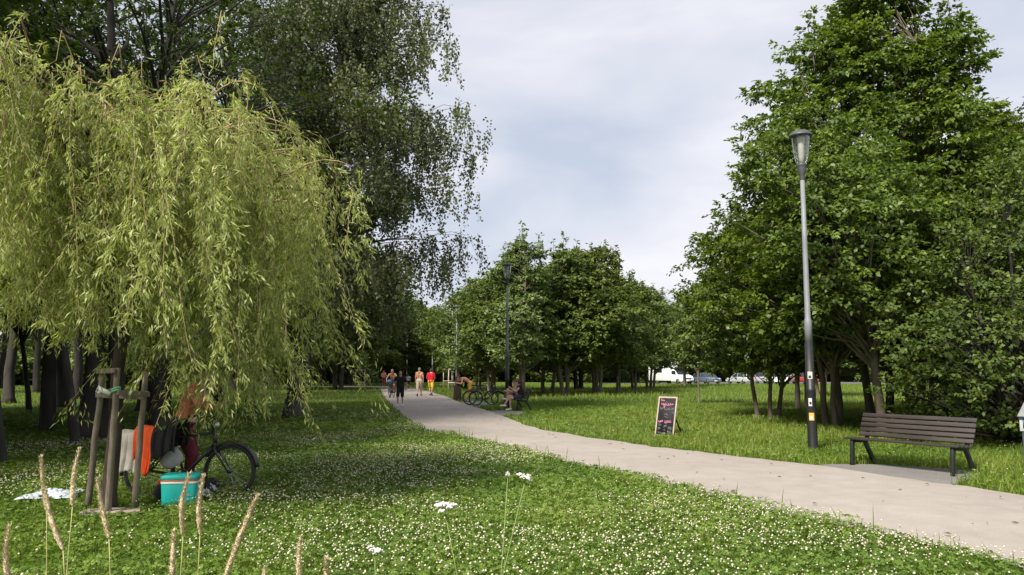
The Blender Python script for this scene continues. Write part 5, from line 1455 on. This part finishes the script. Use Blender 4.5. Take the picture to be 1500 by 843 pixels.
# ------------------------------------------------------------------ crest box at the right edge
sg = thing('notice_box', 'grey metal box with white crest plate on dark posts at the right edge', 'notice box', ((1484 - 750) / F_PX * 12.3 + .527 * .25, 12.3 - .85 * .25, 0), math.atan2(-.85, .527))
for s in (-.19, .17):
    a = Acc(); a.box((s, .03, .36), (.065, .065, .78)); a.build('post', M['post_dark'], sg, False, .006)
a = Acc(); a.box((0, -.012, .795), (.48, .018, .20)); a.build('plate', M['sticker_white'], sg, False, .004)
a = Acc(); a.box((0, .085, .795), (.47, .17, .19)); a.build('box', M['post_dark'], sg, False, .006)
a = Acc(); a.prism([(-.045, .905), (.20, 1.125), (.205, 1.14), (.195, 1.145), (-.055, .925)], -.25, .25)
o = a.build('lid', M['sign_grey'], sg, False, .003); o.rotation_euler = (0, 0, pi / 2); o.scale = (1, -1, 1)
a = Acc(); a.bar((-.24, -.045, .905), (.24, -.045, .905), .02, .02); a.build('lid_edge', M['post_dark'], sg, False)
a = Acc(); a.box((-.09, -.023, .815), (.20, .004, .15)); cst = a.build('crest', M['crest_blue'], sg, False)
a = Acc()
for xx, hh in ((-.145, .07), (-.09, .10), (-.035, .07)): a.box((xx, -.027, .765 + hh / 2), (.032, .004, hh)); a.box((xx, -.027, .765 + hh + .008), (.042, .004, .014))
a.box((-.09, -.0275, .785), (.12, .003, .045)); a.build('castle', M['paint_white'], cst, False)
a = Acc(); a.box((-.09, -.0305, .79), (.03, .003, .055)); a.ell((-.09, -.0305, .815), (.015, .002, .02)); a.build('gate', M['crest_yellow'], cst, False)
a = Acc(); a.ell((-.09, -.0295, .748), (.095, .003, .028)); a.build('hill', M['crest_green'], cst)

# ------------------------------------------------------------------ staked saplings
def frame_stakes(px, py, w, h, label, rz=0.0, legs=3):
    wood = M['stake'] if px < 600 else M['stake_pale']  # left of the path a duller wood colour stands in for shade on the stakes
    b = G(px, py)
    t = thing('sapling_stakes', label, 'tree stakes', (*b, 0), rz, 'wooden sapling stakes')
    pts = [(-w / 2, -.2), (w / 2, -.2), (w / 2 * .9, .35), (-w / 2 * .9, .35)][:max(legs, 3)]
    for x, y in pts:
        a = Acc(); a.tube([(x, y, -.05), (x * .96, y * .96, h)], .035, 8); a.build('post', wood, t)
    for z in (h - .05, h * .42):
        for (x0, y0), (x1, y1) in zip(pts, pts[1:] + pts[:1]):
            if z < h * .8 and y0 == y1 and y0 > 0: continue
            a = Acc(); a.bar((x0 * .97, y0 * .97 - .045, z), (x1 * .97, y1 * .97 - .045, z), .03, .075); a.build('crossbar', wood, t, False)
    return b
for px, py, w, h, lab, lt in [(528, 574, .75, 1.78, 'wooden stakes left of the path, nearest the birch', 'sapling inside the stakes left of the path'),
                          (554, 560, .9, 1.85, 'tiny distant wooden stakes left of the far bend of the path', None),
                          (664, 576, .72, 1.85, 'pale wooden stakes directly left of the litter bin', 'sapling inside the pale stakes beside the litter bin'),
                          (656, 571, .80, 1.85, 'pale wooden stakes just behind the pair by the litter bin', 'sapling in the stakes farther behind the litter bin')]:
    b = frame_stakes(px, py, w, h, lab)
    if lt: plant('sapling', 'young_tree', lt, (*b, 0), px, 1.0, 'staked saplings', 'tree')

# ------------------------------------------------------------------ parked cars and camper van
def make_car(name, label, paint, L=4.2, W=1.74, Hc=1.48, est=False):
    """local: x forward, origin on the ground under the middle"""
    t = thing(name, label, 'car', (0, 0, 0), 0, 'cars parked beyond the meadow')
    h = L / 2
    low = [(-h, .32), (-h + .02, .72), (-h + .10, .90), (h - 1.25, .95), (h - .35, .80), (h - .06, .66), (h, .45), (h - .05, .25), (-h + .08, .24)]
    a = Acc()
    prof = np.array(low); n = len(prof)
    ys = [-1, -.93, 0, .93, 1]; rings = []
    for y in ys:
        k = 1 - .05 * (abs(y) == 1); c = np.array([0, .55])
        rings.append(np.stack([(prof[:, 0] - c[0]) * (1 - .03 * abs(y)), np.full(n, y * W / 2), c[1] + (prof[:, 1] - c[1]) * (1 - .16 * (abs(y) == 1))], -1))
    v = np.concatenate(rings + [np.array([[0, -W / 2, .55], [0, W / 2, .55]])]); i = np.arange(n * 5).reshape(5, n); nx = np.roll(i, -1, 1)
    a.add(v, np.stack([i[:-1], i[1:], nx[1:], nx[:-1]], -1).reshape(-1, 4), [(n * 5, i[0][k], nx[0][k]) for k in range(n)] + [(n * 5 + 1, nx[-1][k], i[-1][k]) for k in range(n)])
    a.build('body', M[paint], t, False, .03)
    xr = -h + (.10 if est else .22)
    cab = [(xr, .90), (xr + .22, Hc - .10), (xr + .5, Hc), (h - 2.25, Hc - .005), (h - 1.9, Hc - .07), (h - 1.05, .93)]
    a = Acc(); cp = np.array(cab); n = len(cp); rings = []
    for y in (-1, -.5, .5, 1):
        k = np.clip((cp[:, 1] - .9) / (Hc - .9), 0, 1)
        rings.append(np.stack([cp[:, 0], y * (W / 2 - .05 - .16 * k), cp[:, 1] - .02 * (abs(y) == 1) * k], -1))
    v = np.concatenate(rings); i = np.arange(n * 4).reshape(4, n)
    q = np.stack([i[:-1, :-1], i[1:, :-1], i[1:, 1:], i[:-1, 1:]], -1).reshape(-1, 4)
    side = [(i[0][0], i[0][1], i[0][4], i[0][5]), (i[0][1], i[0][2], i[0][3], i[0][4]), (i[3][5], i[3][4], i[3][1], i[3][0]), (i[3][4], i[3][3], i[3][2], i[3][1])]
    a.add(v, np.concatenate([q, side])); a.build('windows', M['car_glass'], t, False)
    a = Acc(); cr2 = [c for c in cab[1:5]]
    cp2 = np.array(cr2); rings = []
    for y in (-1, 0, 1): rings.append(np.stack([cp2[:, 0] + np.array([.05, 0, 0, -.02]), np.full(4, y * (W / 2 - .215)), cp2[:, 1] + .012 - .015 * abs(y)], -1))
    v = np.concatenate(rings); i = np.arange(12).reshape(3, 4)
    a.add(v, np.stack([i[:-1, :-1], i[1:, :-1], i[1:, 1:], i[:-1, 1:]], -1).reshape(-1, 4))
    for s in (-1, 1):
        for (x0, z0), (x1, z1) in ((cab[0], cab[1]), (cab[5], cab[4]), ((-.15, .92), (-.22, Hc - .05))):
            y0, y1 = s * (W / 2 - .045), s * (W / 2 - .20); a.bar((x0, y0, z0), (x1, y1, z1), .06, .05)
    a.build('roof', M[paint], t, False, .01)
    for x in (-h + .78, h - .80):
        for s in (-1, 1):
            a = Acc(); y = s * (W / 2 - .10); th = np.linspace(0, 2 * pi, 20, endpoint=False)
            a.tube([(x, y - .10, .31), (x, y - .08, .31), (x, y + .08, .31), (x, y + .10, .31)], [.27, .31, .31, .27], 20); w_ = a.build('wheel', M['rubber'], t)
            a = Acc(); a.tube([(x, y + s * .102, .31), (x, y + s * .115, .31)], [.20, .17], 14); a.build('rim', M['chrome'], w_)
    for s in (-1, 1):
        a = Acc(); a.ell((h - .14, s * .62, .68), (.13, .17, .075)); a.build('headlight', M['headlight'], t)
        a = Acc(); a.ell((-h + .06, s * .68, .80), (.07, .13, .13)); a.build('tail_light', M['tail_red'], t)
    a = Acc(); a.box((h - .0, 0, .42), (.02, .52, .11)); a.build('number_plate', M['plate'], t, False)
    a = Acc(); a.box((-h - .01, 0, .62), (.02, .52, .11)); a.build('number_plate', M['plate'], t, False)
    a = Acc(); a.box((h - .03, 0, .57), (.06, .8, .09)); a.build('grille', M['black_metal'], t, False)
    return t
cars = [('paint_blue', 1033, 104, 560.5, RAD(-70), 'dark blue grey car facing us right of the white camper van'),
        ('paint_silver', 1083, 106, 560.5, RAD(118), 'silver white hatchback seen from behind right of the thin young tree'),
        ('paint_white', 1147, 106, 560.5, RAD(-125), 'white car parked behind the forked alder stems'),
        ('paint_red', 1176, 106, 560.5, RAD(100), 'red car parked just behind the nearest lamp post'),
        ('paint_silver', 1123, 108, 560.5, RAD(-60), 'silver car half hidden by low alder leaves left of the white car')]
for pnt, px, D, py, rz, lab in cars:
    c = make_car('parked_car', lab, pnt, 4.1 if pnt != 'paint_blue' else 4.4, est=(pnt == 'paint_silver'))
    c.location = at(px, D); c.location.z = .012; c.rotation_euler = (0, 0, rz)
vn_ = thing('camper_van', 'white camper van with an overhanging cab roof parked at the far edge of the meadow', 'camper van', (*at(984, 103)[:2], .012), RAD(-62))
a = Acc(); a.prism([(-3.6, .45), (-3.6, 2.75), (-3.5, 2.85), (1.0, 2.85), (1.75, 2.62), (1.95, 2.30), (1.75, 2.05), (.8, 1.98), (.8, .45)], -1.12, 1.12); a.build('living_body', M['paint_white'], vn_, False, .04)
a = Acc(); a.prism([(.8, .35), (.8, 1.95), (1.35, 1.93), (2.05, 1.22), (2.75, 1.02), (2.95, .75), (2.95, .35)], -.98, .98); a.build('cab', M['paint_white'], vn_, False, .05)
a = Acc(); a.add([(1.42, -.85, 1.90), (1.42, .85, 1.90), (2.06, .90, 1.26), (2.06, -.90, 1.26)], [(0, 1, 2, 3)]); 
ws = a.build('windscreen', M['car_glass'], vn_, False); ws.location = (.012, 0, .014)
for s in (-1, 1):
    a = Acc(); a.box((1.32, s * .985, 1.50), (.75, .02, .46)); a.build('side_window', M['car_glass'], vn_, False, .01)
    a = Acc(); a.box((-1.4, s * 1.125, 1.75), (1.2, .02, .55)); a.build('living_window', M['car_glass'], vn_, False, .01)
    a = Acc(); a.ell((2.86, s * .72, .80), (.12, .18, .13)); a.build('headlight', M['headlight'], vn_)
    a = Acc(); a.box((1.75, s * 1.12, 1.45), (.12, .18, .3)); a.build('mirror', M['black_metal'], vn_, False, .02)
    for x in (2.15, -1.9):
        a = Acc(); y = s * .92; a.tube([(x, y - .12, .35), (x, y - .1, .35), (x, y + .1, .35), (x, y + .12, .35)], [.31, .35, .35, .31], 20); w_ = a.build('wheel', M['rubber'], vn_)
        a = Acc(); a.tube([(x, y + s * .122, .35), (x, y + s * .135, .35)], [.2, .17], 14); a.build('rim', M['chrome'], w_)
a = Acc(); a.box((2.955, 0, .74), (.03, 1.1, .16)); a.build('grille', M['black_metal'], vn_, False, .01)
a = Acc(); a.box((2.955, 0, .42), (.05, 1.8, .18)); a.build('bumper', M['post_dark'], vn_, False, .02)
a = Acc(); a.box((2.985, 0, .45), (.02, .52, .11)); a.build('number_plate', M['plate'], vn_, False)

# ------------------------------------------------------------------ tall dry grass stalks near the camera
def reed(top, bot, D, label, seed, head=None):
    """top / bottom of the seed head as seen in the photograph at distance D; the stem runs on to the ground"""
    rg = np.random.default_rng(seed)
    T = np.array([(top[0] - 750) / F_PX * D, D, Z_at(top[1], D)]); B = np.array([(bot[0] - 750) / F_PX * D, D + rg.uniform(-.05, .05), Z_at(bot[1], D)])
    d = (B - T); foot = B + d / max(abs(d[2]), .05) * B[2] * .55; foot[2] = 0; foot[:2] = B[:2] + (foot[:2] - B[:2]) * .6
    t = thing('dry_grass_stalk', label, 'grass stalk', (foot[0], foot[1], 0), 0, 'dry grass stalks near the camera')
    a = Acc(); k = np.linspace(0, 1, 8)[:, None]
    P = (foot * (1 - k) ** 2 + 2 * (B * .6 + foot * .4 + np.array([(B - foot)[0] * .1, 0, B[2] * .12])) * k * (1 - k) + B * k ** 2) - foot
    P[0, 2] = -.02
    a.tube(P, np.linspace(.0026, .0018, 8), 6); a.build('stem', M['straw_stem'], t)
    a = Acc(); n = 26; L = np.linalg.norm(T - B); dd = (T - B) / L
    side = np.array([rg.normal(0, 1), rg.normal(0, 1), 0]); bow = L * rg.uniform(-.11, .11)
    kk = np.linspace(0, 1, n)
    C = (B - foot) + dd * (kk * L)[:, None] + np.outer(np.sin(kk * pi) * bow, norm(side[None])[0]) + rg.normal(0, .0006, (n, 3))
    r = (.0060 * np.sin(np.clip(kk * 1.06, 0, 1) ** .62 * pi) ** .55 + .0016) * np.convolve(rg.uniform(.55, 1.35, n + 2), [.3, .4, .3], 'valid')
    a.tube(C, r, 8)
    m = int(L * 2600); u = rg.uniform(0.02, .99, m); Pc = np.stack([np.interp(u, kk, C[:, q]) for q in range(3)], -1); rr = np.interp(u, kk, r)
    th = rg.uniform(0, 2 * pi, m); sx_ = norm(np.cross(dd, [0, 1.0, .1])[None])[0]; sy_ = np.cross(dd, sx_)
    rad = sx_ * np.cos(th)[:, None] + sy_ * np.sin(th)[:, None]
    leaves(a, Pc + rad * (rr * .7)[:, None], norm(rad * .55 + dd * 1.0 + rg.normal(0, .15, (m, 3))), rad, rg.uniform(.008, .019, m), rg.uniform(.002, .0035, m), np.full(m, .5), 0)
    a.build('seed_head', M['straw'], t)
    return t
REEDS = [((33, 762), (41, 870), 2.7, 'dry stalk at the far left bottom corner of the photo'),
         ((72, 667), (75, 745), 3.1, 'upright dry stalk with its head in front of the blanket'),
         ((82, 714), (119, 795), 2.9, 'dry stalk bent over to the right below the blanket'),
         ((127, 655), (125, 735), 3.1, 'tall dry stalk just left of the wooden stakes'),
         ((155, 697), (169, 785), 2.8, 'dry stalk in front of the foot of the middle stake'),
         ((268, 770), (265, 850), 2.6, 'dry stalk cut by the bottom edge, directly below the turquoise cool box'),
         ((287, 690), (273, 782), 2.8, 'dry stalk standing in front of the turquoise cool box'),
         ((308, 692), (303, 778), 2.9, 'dry stalk standing just right of the cool box'),
         ((385, 720), (334, 850), 2.4, 'thick dry stalk leaning right, biggest of all'),
         ((449, 778), (451, 860), 2.6, 'short dry stalk right of the thick leaning one'),
         ((486, 808), (482, 880), 2.6, 'rightmost dry stalk, just its tip in the photo'),
         ((400, 822), (402, 880), 2.6, 'faint dry stalk tip between the thick leaning one and the short one')]
for k, (t_, b_, D, lab) in enumerate(REEDS): reed(t_, b_, D, lab, 100 + k)

# ------------------------------------------------------------------ yarrow
def yarrow(px, py, D, wpx, label, seed, foot_px=None):
    rg = np.random.default_rng(seed)
    R = wpx / F_PX * D / 2; z = Z_at(py, D); x = (px - 750) / F_PX * D
    fx = x if foot_px is None else (foot_px - 750) / F_PX * D
    t = thing('yarrow_plant', label, 'wild flower', (fx, D, 0), 0, 'white yarrow flowers in the lawn')
    a = Acc(); b = Acc()
    tip = np.array([x - fx, 0, z - R * .9])
    a.tube([(0, 0, -.02), tip * .45 + np.array([.01, 0, .02]), tip], [.0035, .003, .0025], 6)
    k = 11
    for i in range(k):
        an = i * 2.4; q = R * .78 * sqrt((i + .3) / k)
        c = np.array([x - fx + q * cos(an), q * sin(an) * .95, z + rg.uniform(-.35, .30) * R - q * .30])
        a.tube([tip, tip * .5 + c * .5 - np.array([0, 0, .01]), c - np.array([0, 0, .006])], .0014, 4, cap=False)
        for j in range(9):
            a2 = j * 2.4; q2 = R * .24 * sqrt((j + .2) / 9)
            b.ell(c + np.array([q2 * cos(a2), q2 * sin(a2), rg.uniform(-.006, .006)]), (R * .09, R * .09, R * .085), None, 7, 5)
    a.build('stem', M['green_stem'], t); b.build('flower_head', M['yarrow'], t)
yarrow(655, 733, 4.6, 38, 'brightest white yarrow head in the middle of the lawn', 1, 690)
yarrow(768, 692, 4.4, 26, 'loose yarrow head near the path edge on a long slanting stem', 2, 702)
yarrow(555, 793, 5.0, 28, 'low creamy yarrow head near the bottom of the lawn', 3)
yarrow(744, 690, 4.2, 9, 'small greenish yarrow bud left of the loose yarrow head', 4, 720)
